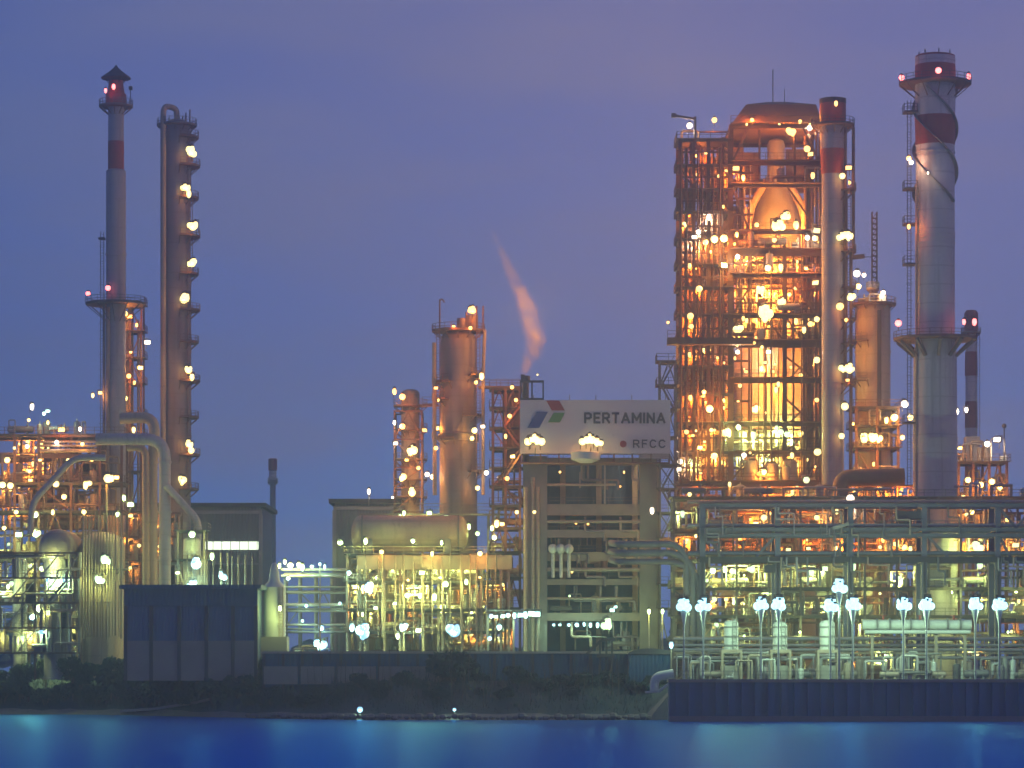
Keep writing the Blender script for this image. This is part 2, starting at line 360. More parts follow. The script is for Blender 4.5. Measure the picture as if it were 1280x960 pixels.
def riser_bundle(T, px0, px1, D, py0, py1, n, mt, r=.14, rng=random):
    for i in range(n):
        px = px0 + (px1 - px0) * (i + rng.uniform(.2, .8)) / n; d = D + rng.uniform(-.6, .6); a, b_ = sorted((py0 + rng.uniform(0, 6), py1 - rng.uniform(0, 6)))
        MB().cyl((X(px, d), d, Z(b_, d)), (X(px, d), d, Z(a, d)), r * rng.uniform(.7, 1.5), n=8).build('pipe', mt, T, True)
DENSE_POWER = 2.0
def dense(name, label, cat, px0, px1, py0, py1, D, n, rng, mats=('tan_shell', 'brown_shell', 'tan_steel', 'cladding', 'rust_steel', 'brown_sheet'), depth=4, lm=(), big=1.0):
    """packed module of casings, drums, ducts and pipe runs hung between its own beams"""
    T = thing(name, label, cat, (X((px0 + px1) / 2, D), D, G)); x0, x1 = X(px0, D), X(px1, D); z0, z1 = Z(py1, D), Z(py0, D)
    k = max(1, int((x1 - x0) / 6))
    for i in range(k + 1):
        x = x0 + (x1 - x0) * i / k; MB().box(x - .18, x + .18, D + depth * .5, D + depth * .5 + .36, G, z1).build('column', 'rust_steel', T)
    m_ = max(1, int((z1 - z0) / 3.6))
    for j in range(m_ + 1):
        z = z0 + (z1 - z0) * j / m_; MB().box(x0, x1, D - .15, D + depth * .5 - .004, z - .3, z).build('floor', 'rust_steel', T)
        if j < m_:
            r_ = MB(); rail_line(r_, (x0, D - .1), (x1, D - .1), z, 1.8); r_.build('railing', 'tan_steel', T)
    for i in range(n):
        x = rng.uniform(x0, x1); j = rng.randrange(m_); h = (z1 - z0) / m_; z = z0 + h * j; y = D + rng.uniform(.3, depth); t = rng.random(); q = rng.choice(mats); b = MB()
        if t < .2: w_ = rng.uniform(1.2, 3.2) * big; x = min(x, x1 - w_); b.box(x, x + w_, D + depth, D + depth + rng.uniform(.5, 1.5), z, z + h * rng.uniform(.6, 1)); nm = 'casing'
        elif t < .36: r = rng.uniform(.4, .9) * big; b.lathe(x, y, vessel_prof(r, z, z + h * rng.uniform(.5, .8)), 16); nm = 'drum'
        elif t < .5: r = rng.uniform(.4, .8) * big; ln = rng.uniform(2, 4) * big; x = min(max(x, x0 + ln / 2), x1 - ln / 2); b.hvessel((x, y, z + r + .4), 'x', ln, r); b.box(x - ln * .3, x + ln * .3, y - .3, y + .3, z, z + .5); nm = 'heat_exchanger'
        elif t < .7: r = rng.uniform(.12, .3); b.cyl((x, y, z0), (x, y, z + h), r, n=8); nm = 'riser_pipe'
        elif t < .9:
            r = rng.uniform(.1, .28); xe = min(x1, x + rng.uniform(3, 10)); zz = z + h * rng.uniform(.2, .9); b.tube([(x, y, z), (x, y, zz), (xe, y, zz), (xe, y, z + h)], r, 8); nm = 'pipe'
        else: b.beam((x, D - .2, z), (min(x1, x + 3.2), D - .2, z + h), .2); nm = 'brace'
        b.build(nm, q, T, True)
    for (k_, cnt, pw, inn) in lm:
        for i in range(cnt):
            px = rng.uniform(px0, px1); j = rng.randrange(m_); z = z0 + (z1 - z0) / m_ * (j + rng.uniform(.55, .9)); lamp(T, X(px, D), D - .5, z, k_, rng.uniform(.5, 1.0), pw * DENSE_POWER, (0, inn, -.2))
    return T
def vessel_prof(r, z0, z1, rings=(), head=.5):
    p = [(r * 1.06, z0), (r * 1.06, z0 + .3), (r, z0 + .35)]
    for z in sorted(rings): p += [(r, z - .14), (r + .14, z - .13), (r + .14, z + .13), (r, z + .14)]
    p.append((r, z1)); p += [(r * math.cos(a), z1 + r * head * math.sin(a)) for a in (.35, .7, 1.05, 1.35, 1.55)]
    return p

# ================================================================== SETTING
def structure(o, label=None): o['kind'] = 'structure'; return o
# water
wm = bpy.data.materials.new('water'); wm.use_nodes = True; t = wm.node_tree; n = t.nodes; n.remove(n['Principled BSDF'])
g = n.new('ShaderNodeNewGeometry'); mp = n.new('ShaderNodeMapping'); mp.inputs['Scale'].default_value = (.30, 1.0, 1); t.links.new(g.outputs['Position'], mp.inputs[0])
z = n.new('ShaderNodeTexNoise'); z.inputs['Scale'].default_value = .5; z.inputs['Detail'].default_value = 5; t.links.new(mp.outputs[0], z.inputs[0])
bp = n.new('ShaderNodeBump'); bp.inputs['Strength'].default_value = .16; bp.inputs['Distance'].default_value = .3; t.links.new(z.outputs['Fac'], bp.inputs['Height'])
df = n.new('ShaderNodeBsdfDiffuse'); df.inputs['Color'].default_value = (.012, .135, .50, 1); gs = n.new('ShaderNodeBsdfGlossy'); gs.inputs['Color'].default_value = (.075, .28, .90, 1); gs.inputs['Roughness'].default_value = .33
mx_ = n.new('ShaderNodeMixShader'); mx_.inputs[0].default_value = .56; t.links.new(df.outputs[0], mx_.inputs[1]); t.links.new(gs.outputs[0], mx_.inputs[2]); t.links.new(mx_.outputs[0], n['Material Output'].inputs['Surface'])
t.links.new(bp.outputs[0], gs.inputs['Normal']); t.links.new(bp.outputs[0], df.inputs['Normal']); M['water'] = wm
structure(MB().add([(-900, -60, 0), (900, -60, 0), (900, 520, 0), (-900, 520, 0)], [(0, 1, 2, 3)]).build('water', 'water'))
# river bank: waterline, revetment, dark slope, plant yard out to the horizon
XR = X(836, 421)
def shore(x):                            # distance of the waterline
    t = max(0, min(1, (x + 75) / 60)); return 482 - 50 * t * t * (3 - 2 * t) if x < XR + 4 else 423.5
def bank_h(x, d):                        # height of the bank d metres behind the waterline
    top = 5.4
    if x > XR + 1: return -1 if d < 0 else top
    nzv = .35 * math.sin(x * .7) + .25 * math.sin(x * 1.9 + 1) + .2 * math.sin(x * .23 + d)
    return min(top, -.6 + .22 * (d + 2) + max(0, min(1, d / 6)) * (1.6 + nzv)) if d < 22 else top
xs = [-900, -400, -200] + [-110 + i * 1.5 for i in range(int((XR + 110) / 1.5))] + [XR + 2, XR + 40, 130, 300, 900]
ds = [-3, -1, 0, 1, 2, 3.5, 5, 7, 9, 11, 13, 15, 17, 19, 21, 24, 60, 200, 400, 580]
vs = []; fs = []
for x in xs:
    for d in ds:
        vs.append((x, shore(x) + d, bank_h(x, d)))
k = len(ds)
for i in range(len(xs) - 1):
    for j in range(k - 1): fs.append((i * k + j, (i + 1) * k + j, (i + 1) * k + j + 1, i * k + j + 1))
bo = MB(); bo.add(vs, fs)
for q, f in enumerate(fs):
    j = f[0] % k; bo.mi[q] = 2 if ds[j] >= 21 else (1 if ds[j] < 2 else 0)
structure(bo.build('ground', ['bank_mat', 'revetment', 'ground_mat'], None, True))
# sheet pile quay on the right
b = MB(); x0, x1 = XR, 160; zt = Z(853, 420); st = .9; i = 0; x = x0
while x < x1:
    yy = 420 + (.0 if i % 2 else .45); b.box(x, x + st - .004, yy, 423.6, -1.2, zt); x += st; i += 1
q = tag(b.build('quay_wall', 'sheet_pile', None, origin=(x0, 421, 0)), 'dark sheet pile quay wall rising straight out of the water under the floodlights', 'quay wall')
b = MB(); b.box(x0 - .1, x1, 419.85, 424.2, zt + .003, zt + .45); b.build('coping', 'concrete', q)
b = MB(); b.box(x0, x1, 419.2, 419.98, -.8, .75); b.build('fender_ledge', 'blue_steel', q)
b = MB(); rail_line(b, (x0 + 1, 423), (150, 423), zt + .45, 2.4); b.build('railing', 'steel', q)
# pale foreshore strip by the waterline and sloping ramp
b = MB()
for i in range(70):
    x = X(300, 436) + i * .85; d = shore(x) - .3 + random.uniform(-.2, .2); r = random.uniform(.35, .8)
    b.ball((x, d, .25 + random.uniform(0, .3)), r, 6, 4, 0, .7)
tag(b.build('riprap', 'revetment', None), 'pale rubble lining the foot of the bank at the waterline', 'rubble', kind='stuff')
b = MB(); pts = [(X(px, 470), shore(X(px, 470)) + dd, zz) for px, dd, zz in ((150, 1.0, .6), (200, 2.5, 1.1), (245, 4.5, 1.9), (285, 7, 2.9))]
for p, q_ in zip(pts, pts[1:]): b.beam(p, q_, 1.8, .35)
structure(b.build('path', 'pale_concrete'))
# far tree line behind the works
b = MB(); rr = random.Random(3)
for i in range(900):
    x = rr.uniform(-420, 420); y = 930 + rr.uniform(0, 90); hgt = rr.uniform(3, 12) + 4 * math.sin(x * .03)
    for j in range(3):
        c = (x + rr.uniform(-3, 3), y, G + hgt * rr.uniform(.3, 1)); r = rr.uniform(1.5, 3.5); b.ball(c, r, 6, 4, 0, .8)
tag(b.build('treeline', 'leaf', None), 'far dark line of trees beyond the works', 'trees', kind='stuff')

# ================================================================== LEFT SIDE
rg = random.Random(11)
# slender banded chimney with a conical cap
D = 520; cx, cyy = X(145, D), D; u = D / F
T = thing('chimney', 'slender pale chimney with one red band and a dark conical cap', 'chimney', (cx, cyy, G))
b = MB(); b.lathe(cx, cyy, [(12.4 * u, G), (12.4 * u, Z(214, D)), (9.8 * u, Z(212, D)), (9.8 * u, Z(133, D))] , 30)
for py in (318, 450, 545): b.lathe(cx, cyy, [(12.4 * u, Z(py + 1, D)), (13.4 * u, Z(py + 1, D)), (13.4 * u, Z(py - 1, D)), (12.4 * u, Z(py - 1, D))], 30)
b.build('shaft', 'stack_grey', T, True)
MB().lathe(cx, cyy, [(9.8 * u + .03, Z(212.5, D)), (9.8 * u + .04, Z(177, D))], 30).build('red_band', 'red_paint', T, True)
MB().lathe(cx, cyy, [(13 * u, Z(133, D)), (13 * u, Z(118, D)), (11 * u, Z(117, D)), (9 * u, Z(104, D)), (9 * u, Z(101, D))], 20).build('stack_head', 'red_paint', T, True)
MB().lathe(cx, cyy, [(18.5 * u, Z(98.5, D)), (18.5 * u, Z(97, D)), (9 * u, Z(90, D)), (3 * u, Z(85, D)), (.4 * u, Z(81, D))], 24).build('conical_cap', 'soot', T, True)
for i in range(6): a = i * math.pi / 3; MB().beam((cx + 9 * u * math.cos(a), cyy + 9 * u * math.sin(a), Z(104, D)), (cx + 15 * u * math.cos(a), cyy + 15 * u * math.sin(a), Z(97.5, D)), .12).build('cap_strut', 'soot', T)
ring_platform(T, cx, cyy, Z(133, D), 9.8 * u, 21 * u, mt='rust_steel', rail='steel')
ring_platform(T, cx, cyy, Z(380, D), 12.4 * u, 38 * u, mt='dark_steel', rail='dark_steel')
b = MB(); b.cyl((X(164, D), D - 1, Z(133, D)), (X(164, D), D - 1, Z(114, D)), .07, n=6); b.box(X(162, D), X(166.5, D), D - 1.3, D - .7, Z(114, D), Z(109.5, D)); b.build('beacon_mast', 'dark_steel', T)
ladder(T, X(128.5, D), D - .8, Z(545, D), Z(290, D), 'dark_steel'); MB().box(X(124, D), X(132, D), D - 1.3, D + .2, Z(300, D), Z(298, D)).build('rest_platform', 'dark_steel', T)
b = MB(); b.cyl((X(136, D), D - 1.5, G), (X(136, D), D - 1.5, Z(385, D)), .35, n=8); b.cyl((X(131, D), D - 1.2, G), (X(131, D), D - 1.2, Z(385, D)), .22, n=8); b.build('riser_pipe', 'brown_shell', T, True)
lamps(T, D - 2.6, [(132, 113, .9), (142, 108, 1.1), (110, 367, 1.0, 'rd', D - 1), (135, 360, 1.15)], 'rd', 500)
lamps(T, D - 1.4, [(116, 494, .9, 'yl'), (125, 491, .9, 'yl')], 'yl', 700)

# tall brown distillation column with a gooseneck overhead line
D = 532; u = D / F; cx, cyy = X(221, D), D
T = thing('distillation_column', 'tallest slim brown column with gooseneck pipe and lamps down one side', 'process column', (cx, cyy, G))
r = 17.5 * u
MB().lathe(cx, cyy, vessel_prof(r, G, Z(158, D), [Z(p, D) for p in (250, 345, 440, 545)]), 32).build('shell', 'brown_shell', T, True)
b = MB(); xp = X(206, D); b.tube([(cx, cyy, Z(150, D)), (cx, cyy, Z(136, D)), (xp, cyy - 2.2, Z(134, D)), (xp, cyy - 2.4, Z(165, D)), (xp, cyy - 2.4, G)], 3.6 * u, 12, fil=1.6); b.build('overhead_pipe', 'tan_shell', T, True)
ring_platform(T, cx, cyy, Z(157, D), r * .9, r + 1.0, mt='rust_steel')
b = MB()
for px, p0, p1 in ((233, 158, 142), (238, 157, 138), (229, 157, 146), (212, 158, 148)): b.cyl((X(px, D), D - .8, Z(p0, D)), (X(px, D), D - .8, Z(p1, D)), .12, n=6)
b.build('vent_pipe', 'steel', T)
for k_, py in enumerate((172, 208, 248, 296, 343, 388, 428, 477, 522, 569, 612)): ring_platform(T, cx, cyy, Z(py, D), r, r + 1.35 + .25 * (k_ % 2), -75, 70, mt='rust_steel', rail='rust_steel')
for p0, p1 in ((612, 522), (522, 428), (428, 343), (343, 248), (248, 172)): ladder(T, X(238 + (p0 % 2) * 2, D), D - 1.9, Z(p0, D), Z(p1, D) + .8, 'rust_steel', False)
lamps(T, D - 3.0, [(239, 190, 2.3), (232, 234, 1.9), (236, 242, 1.5), (241, 283, 2.2), (240, 329, 2.0), (230, 374, 2.3), (236, 463, 1.8), (240, 471, 1.4), (236, 555, 1.8), (239, 563, 1.4), (229, 600, 2.0)], 'yl', 170)

# smaller lit tower between chimney and column
D = 526; u = D / F
T = thing('stripper_tower', 'orange lit open tower with stacked landings between chimney and brown column', 'tower', (X(164, D), D, G))
frame(T, [X(152, D), X(164, D), X(178, D)], [D - 1.5, D + 2], [Z(p, D) for p in (640, 590, 545, 520, 480, 448, 415, 382)], 'rust_steel', .3, .3, brace=.8, rng=rg)
MB().lathe(X(158, D), D + .4, vessel_prof(5.2 * u, G, Z(392, D)), 18).build('vessel', 'tan_shell', T, True)
riser_bundle(T, 152, 178, D + 1, 400, 700, 6, 'tan_steel', .14, rg)
lamps(T, D - 2.6, [(156, 392, 1.2, 'yl'), (162, 396, 1.1), (184, 428, 1.2, 'ww'), (175, 460, 1.2, 'yl'), (161, 470, 1.0), (156, 498, 1.2, 'yl'), (167, 537, 1.2, 'yl'), (171, 406, .8), (163, 440, .7), (168, 478, .8)], 'na', 900)

# three-storey process frame at the left edge
D = 505; u = D / F
T = thing('process_structure', 'dense open steel frame of lit pipes and drums below the capped chimney', 'process structure', (X(70, D), D, G))
lv = [Z(p, D) for p in (770, 735, 700, 640, 605, 545)]
frame(T, [X(p, D) for p in (-60, -20, 22, 52, 92, 128, 155)], [D - 3, D + 4], lv, 'rust_steel', .4, .35, brace=.3, rng=rg)
for z0, z1, nn in ((Z(770, D), 4.2, 16), (Z(735, D), 4.2, 16), (Z(700, D), 6.5, 18), (Z(640, D), 4.2, 16), (Z(605, D), 6.5, 20)): clutter(T, X(-20, D), X(150, D), D - 2.6, D + 2, z0 + .1, z1, nn, rg, ('tan_steel', 'cladding', 'tan_shell', 'steel'))
clutter(T, X(10, D), X(105, D), D - 2, D + 2, Z(545, D) + .1, 3, 8, rg)
lamps(T, D - 4.2, [(40, 508, 1.2, 'ww', D - 1), (55, 517, .8, 'cw', D - 1), (60, 514, .8, 'cw', D - 1), (77, 537, 1.3, 'na'), (100, 536, .9, 'ww'), (71, 553, .9, 'ww'), (34, 558, .9, 'ww'), (9, 575, 1.2, 'yl'), (13, 607, 1.3, 'yl'), (37, 589, .8), (38, 600, .8), (3, 606, 1.3), (70, 605, 1.3), (107, 606, 1.5), (112, 604, 1.0), (80, 621, 1.1), (44, 643, 1.4, 'mv'), (24, 668, 1.4, 'mv'), (44, 666, 1.7, 'mv'), (86, 685, 1.3, 'mv'), (52, 711, 1.1, 'mv'), (10, 733, 1.0, 'mv'), (8, 711, .8, 'mv'),
   (36, 525, .7), (60, 528, .8, 'yl'), (103, 555, .8), (20, 640, .9, 'yl'), (66, 640, 1.0, 'yl'), (5, 660, .9, 'yl'), (105, 640, 1.0, 'yl'), (30, 700, .8, 'mv'), (18, 560, .6), (85, 575, .7), (115, 575, .7), (50, 575, .7)], 'yl', 700)
# lamps low in the frame
lamps(T, D - 5, [(48, 760, 1.8, 'mv'), (42, 770, 1.6, 'cw'), (66, 758, 1.3, 'mv'), (88, 762, 1.2, 'mv'), (58, 797, 1.5, 'cw'), (78, 790, 1.0, 'cw'), (147, 761, 2.0, 'cw'), (4, 795, 1.0, 'cw')], 'mv', 800)

dense('pipe_module', 'upper tan tangle of drums and pipes standing behind the left frame', 'pipe module', -12, 126, 548, 660, 512, 85, rg, lm=(('yl', 16, 1500, 1.2),), depth=4)
dense('pipe_module', 'lower greenish tangle of drums and pipes at the back of the left frame', 'pipe module', -12, 104, 668, 812, 511, 85, rg, lm=(('mv', 14, 1300, 1.2),), depth=4)
dense('pipe_module', 'narrow tangle of pipework filling the space between the goosenecks and the domed drum', 'pipe module', 150, 226, 640, 730, 514, 45, rg, lm=(('yl', 6, 1200, 1.2),), depth=3)
# top landing hut with lamps
D = 506
T = thing('pipe_bridge', 'short rust brown pipe bridge running from the frame to the capped chimney', 'pipe bridge', (X(100, D), D - 4, Z(572, D)))
b = MB(); b.box(X(58, D), X(124, D), D - 4.6, D - 4.2, Z(575, D), Z(570, D)); b.box(X(58, D), X(124, D), D - 4.6, D - 4.2, Z(549, D), Z(546, D)); b.build('girder', 'rust_steel', T)
for px in range(60, 125, 9): MB().beam((X(px, D), D - 4.4, Z(571, D)), (X(px + 8.5, D), D - 4.4, Z(548, D)), .16).build('brace', 'rust_steel', T)
for z_, r_ in ((566, .3), (560, .22), (555, .18)): MB().cyl((X(56, D), D - 5, Z(z_, D)), (X(126, D), D - 5, Z(z_, D)), r_, n=10).build('pipe', 'tan_shell', T, True)
# big gooseneck pipes
D = 496; u = D / F
q = MB().tube([(X(120, D), D, Z(549, D)), (X(206, D), D, Z(549, D)), (X(206, D), D, G)], 7.5 * u, 18, fil=24 * u)
for py in (578, 640, 700): q.lathe(X(206, D), D, [(7.5 * u, Z(py + 1, D)), (9 * u, Z(py + 1, D)), (9 * u, Z(py - 1, D)), (7.5 * u, Z(py - 1, D))], 18)
tag(q.build('gooseneck_pipe', 'stack_grey', None, True, origin=(X(206, D), D, G)), 'large grey gooseneck pipe, outer one of the two bending down to the ground', 'pipe')
D = 500; u = D / F
q = MB().tube([(X(150, D), D, Z(523, D)), (X(193, D), D, Z(521, D)), (X(193, D), D, Z(556, D)), (X(190, D), D, Z(556, D) - 3), (X(190, D), D, G)], 7 * u, 18, fil=20 * u)
tag(q.build('gooseneck_pipe', 'tan_shell', None, True, origin=(X(190, D), D, G)), 'tan gooseneck pipe arching over the grey one beside the brown column', 'pipe')
q = MB().tube([(X(160, D), D - 1, Z(560, D)), (X(183, D), D - 1, Z(560, D)), (X(184, D), D - 1, G)], 4.5 * u, 14, fil=15 * u)
tag(q.build('gooseneck_pipe', 'tan_shell', None, True, origin=(X(184, D), D - 1, G)), 'narrowest tan bent pipe tucked inside the two larger goosenecks', 'pipe')
D = 493; u = D / F
q = MB().tube([(X(206, D), D + 2, Z(606, D)), (X(246, D), D + 2, Z(650, D)), (X(246, D), D + 2, Z(675, D))], 4.6 * u, 14, fil=10 * u)
tag(q.build('transfer_pipe', 'stack_grey', None, True, origin=(X(246, D), D + 2, Z(675, D))), 'grey pipe slanting down into the small drum beside the gooseneck', 'pipe')
q = MB().tube([(X(132, D), D, Z(572, D)), (X(92, D), D, Z(572, D)), (X(40, D), D, Z(628, D)), (X(38, D), D, Z(668, D))], 4 * u, 14, fil=14 * u)
tag(q.build('transfer_pipe', 'stack_grey', None, True, origin=(X(38, D), D, Z(668, D))), 'long grey pipe slanting across the front of the dense frame', 'pipe')
# vessels in front of the left frame
D = 490; u = D / F
T = thing('storage_drum', 'pale domed upright drum with bright lamps at its shoulder', 'drum', (X(128, D), D, G))
MB().lathe(X(128, D), D, vessel_prof(28 * u, G, Z(682, D), [Z(712, D), Z(752, D)], .62), 32).build('shell', 'tan_shell', T, True)
ring_platform(T, X(128, D), D, Z(712, D), 28 * u, 34 * u, -170, -10, rail='tan_steel'); riser_bundle(T, 102, 154, D - 4.6, 640, 800, 14, 'tan_steel', .1, rg)
lamps(T, D - 5.4, [(133, 700, 2.0, 'mv'), (124, 725, 2.0, 'mv'), (135, 598, 2.2, 'yl', D - 2), (146, 597, 1.0, 'yl', D - 2), (155, 622, 1.1, 'mv', D - 2), (163, 631, 1.2, 'mv', D - 2), (147, 643, 1.0, 'mv', D - 2)], 'mv', 800)
MB().beam((X(135, D), D - 1.6, Z(606, D)), (X(135, D), D - 1.6, Z(655, D)), .25).build('lamp_post', 'tan_steel', T)
T = thing('horizontal_drum', 'round end of a horizontal drum mounted high on the dense frame', 'drum', (X(75, D), D, Z(712, D)))
b = MB(); b.hvessel((X(75, D), D + 2, Z(686, D)), 'y', 9, 24 * u, 26); b.build('shell', 'brown_shell', T, True)
b = MB(); b.cyl((X(75, D), D - 3.6, Z(686, D)), (X(75, D), D - 3.2, Z(686, D)), 16 * u, n=24); b.build('manway', 'rust_steel', T, True)
for d in (-1, 4): MB().box(X(55, D), X(95, D), D + d, D + d + .6, Z(712, D), Z(700, D)).build('saddle', 'concrete', T)
for px, r_, pt, lab in ((72, 17, 700, 'widest grey upright tank standing among the low lamps at the photo edge'), (25, 9, 702, 'slim grey upright tank outermost in the lit frame')):
    D = 488; T = thing('upright_tank', lab, 'tank', (X(px, D), D, G))
    MB().lathe(X(px, D), D, vessel_prof(r_ * u, G, Z(pt, D), [Z(750, D)]), 24).build('shell', 'stack_grey', T, True)
    ladder(T, X(px + r_ * .6, D), D - r_ * u, G, Z(pt, D), 'steel'); MB().cyl((X(px, D), D, Z(pt, D)), (X(px, D), D, Z(pt - 8, D)), .2, n=8).build('vent', 'steel', T, True)
D = 486; u = D / F
T = thing('knockout_drum', 'small drum under a slanting pipe with a bright lit flank', 'drum', (X(240, D), D, G))
MB().lathe(X(240, D), D, vessel_prof(11 * u, G, Z(676, D)), 22).build('shell', 'tank_white', T, True)
frame(T, [X(224, D), X(257, D)], [D - 2, D + 2], [Z(700, D), Z(664, D)], 'tan_steel', .3, .3, rng=rg)
lamps(T, D - 3.4, [(240, 668, 1.4, 'mv'), (245, 705, 2.6, 'cw'), (265, 695, 1.3, 'mv'), (277, 720, 1.6, 'cw'), (240, 730, 2.0, 'cw'), (281, 722, 1.1, 'cw'), (222, 716, .8, 'mv')], 'mv', 800)
clutter(T, X(255, D), X(325, D), D - 1, D + 6, G, 8, 14, rg); clutter(T, X(165, D), X(225, D), D + 6, D + 10, G, 14, 14, rg, ('tan_steel', 'tan_shell'))

dense('pipe_module', 'fine screen of pipes, rails and small drums in front of the grey upright tanks', 'pipe module', -14, 100, 690, 815, 484, 60, rg, ('tan_steel', 'steel', 'tan_shell', 'cladding'), lm=(('mv', 7, 900, 1.0), ('cw', 4, 900, 1.0)), depth=1.2, big=.6)
riser_bundle(T, 222, 320, 484, 690, 735, 12, 'tan_steel', .1, rg)
# back buildings
def shed(name, label, D, px0, px1, py0, py1, depth, wall, roofm='soot', strip=None, over=1.0):
    x0, x1 = X(px0, D), X(px1, D); zt = Z(py0, D); T = thing(name, label, 'building', ((x0 + x1) / 2, D, G))
    MB().box(x0, x1, D, D + depth, G, zt).build('wall', wall, T)
    b = MB(); b.box(x0 - over, x1 + over, D - over, D + depth + over, zt + .003, zt + .75); b.build('roof', roofm, T)
    MB().box(x0 - .2, x1 + .2, D - .25, D - .003, zt - 1.2, zt - .6).build('gutter', 'stack_grey', T)
    b = MB()
    for x in (x0, x1): b.box(x - .35, x + .35, D - .3, D - .003, G, zt - 1.3)
    b.build('corner_post', 'stack_grey', T)
    return T
T = shed('machine_hall', 'long grey hall with dark flat roof and one lit strip window', 560, 158, 326, 634, 705, 26, 'grey_sheet')
D = 560
MB().box(X(255, D), X(323, D), D - .12, D - .004, Z(687, D), Z(677, D)).build('strip_window', 'tube_glow', T)
b = MB()
for px in range(255, 324, 11): b.box(X(px, D), X(px + .8, D), D - .2, D - .124, Z(687, D), Z(677, D))
b.build('mullion', 'steel', T); MB().box(X(250, D), X(325, D), D - 1.2, D - .25, Z(706, D), Z(704, D)).build('canopy', 'stack_grey', T)
T = shed('compressor_house', 'tall plain grey building with dark roof edge behind the long horizontal drum', 560, 418, 512, 629, 700, 24, 'grey_sheet')
lamps(T, 557, [(461, 614, 1.2, 'ww'), (492, 622, .8, 'ww'), (425, 678, 1.3, 'mv')], 'ww', 500)
MB().cyl((X(461, 557), 557.6, Z(632, 557)), (X(461, 557), 557.6, Z(610, 557)), .1, n=6).build('lamp_post', 'steel', T)
# small far flare stack
D = 760; u = D / F
T = thing('flare_stack', 'thin far chimney with red and white head standing alone against the sky', 'chimney', (X(341, D), D, G))
MB().lathe(X(341, D), D, [(4.4 * u, G), (3.6 * u, Z(608, D)), (3.6 * u, Z(575, D))], 16).build('shaft', 'blue_steel', T, True)
MB().lathe(X(341, D), D, [(5.6 * u, Z(588, D)), (5.6 * u, Z(574, D)), (4 * u, Z(573, D))], 16).build('head', 'red_paint', T, True)
MB().lathe(X(341, D), D, [(4.6 * u, Z(600, D)), (4.6 * u, Z(589, D))], 16).build('white_band', 'stack_white', T, True)
ring_platform(T, X(341, D), D, Z(603, D), 3.6 * u, 6.4 * u)
# dark open shed at the water side
D = 458
T = thing('boat_shed', 'dark blue shed with five upright bays and a flat overhanging roof', 'shed', (X(240, D), D, G))
x0, x1 = X(155, D), X(322, D); zt = Z(736, D)
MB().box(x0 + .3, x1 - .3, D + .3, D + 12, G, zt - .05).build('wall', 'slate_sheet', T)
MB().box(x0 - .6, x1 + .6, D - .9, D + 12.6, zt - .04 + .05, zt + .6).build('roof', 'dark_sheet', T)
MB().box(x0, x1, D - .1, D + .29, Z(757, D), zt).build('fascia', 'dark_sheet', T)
for px in (157, 189, 224, 258, 291, 320): MB().box(X(px - 2.2, D), X(px + 2.2, D), D - .2, D + .28, G, Z(757.2, D)).build('post', 'dark_steel', T)
MB().box(x0, x1, D - .05, D + .27, G, Z(801, D)).build('plinth', 'concrete', T)
T = thing('upright_tank', 'pale greenish upright tank with narrow neck next to the dark shed', 'tank', (X(343, 470), 470, G)); D = 470; u = D / F
MB().lathe(X(343, D), D, [(14 * u, G), (14 * u, Z(734, D)), (7 * u, Z(726, D)), (6 * u, Z(716, D)), (4 * u, Z(706, D)), (1 * u, Z(703, D))], 24).build('shell', 'tank_white', T, True)
MB().box(X(326, D), X(360, D), D - 2.6, D + 2.6, G, Z(796, D)).build('plinth', 'concrete', T); ladder(T, X(352, D), D - 13 * u, Z(796, D), Z(734, D), 'tan_steel')
lamps(T, D - 3, [(350, 760, 1.0, 'mv', D - 4, 2200)], 'mv', 1500)
# low pipe racks seen through the gap
D = 520
T = thing('low_pipe_rack', 'low dark pipe rack in the gap under the open sky', 'pipe rack', (X(388, D), D, G))
frame(T, [X(p, D) for p in (356, 374, 394, 414, 436)], [D, D + 5], [Z(p, D) for p in (785, 760, 738, 716)], 'steel', .3, .25, deck=False, brace=.3, rng=rg)
for py in (712, 720, 734, 741, 756, 764, 781, 790): MB().cyl((X(352, D), D - .3, Z(py, D)), (X(440, D), D - .3, Z(py, D)), rg.uniform(.15, .3), n=8).build('pipe', rg.choice(['cladding', 'blue_steel', 'steel']), T, True)
clutter(T, X(352, D), X(440, D), D - 4, D, G, 7, 12, rg)
lamps(T, D - 1, [(363, 707, 1.2, 'ww'), (374, 706, 1.2, 'mv'), (378, 709, 1.4, 'mv'), (349, 707, 1.0, 'mv'), (356, 702, 1.0, 'mv'), (390, 708, .8, 'cw'), (406, 708, .9, 'cw'), (360, 723, .9, 'cw'), (402, 785, 1.2, 'cw'), (404, 806, 2.2, 'cw', D - 40), (396, 803, 1.6, 'cw', D - 40), (383, 757, .8, 'cw'), (425, 754, .7, 'cw'), (378, 776, .7, 'cw')], 'cw', 700)


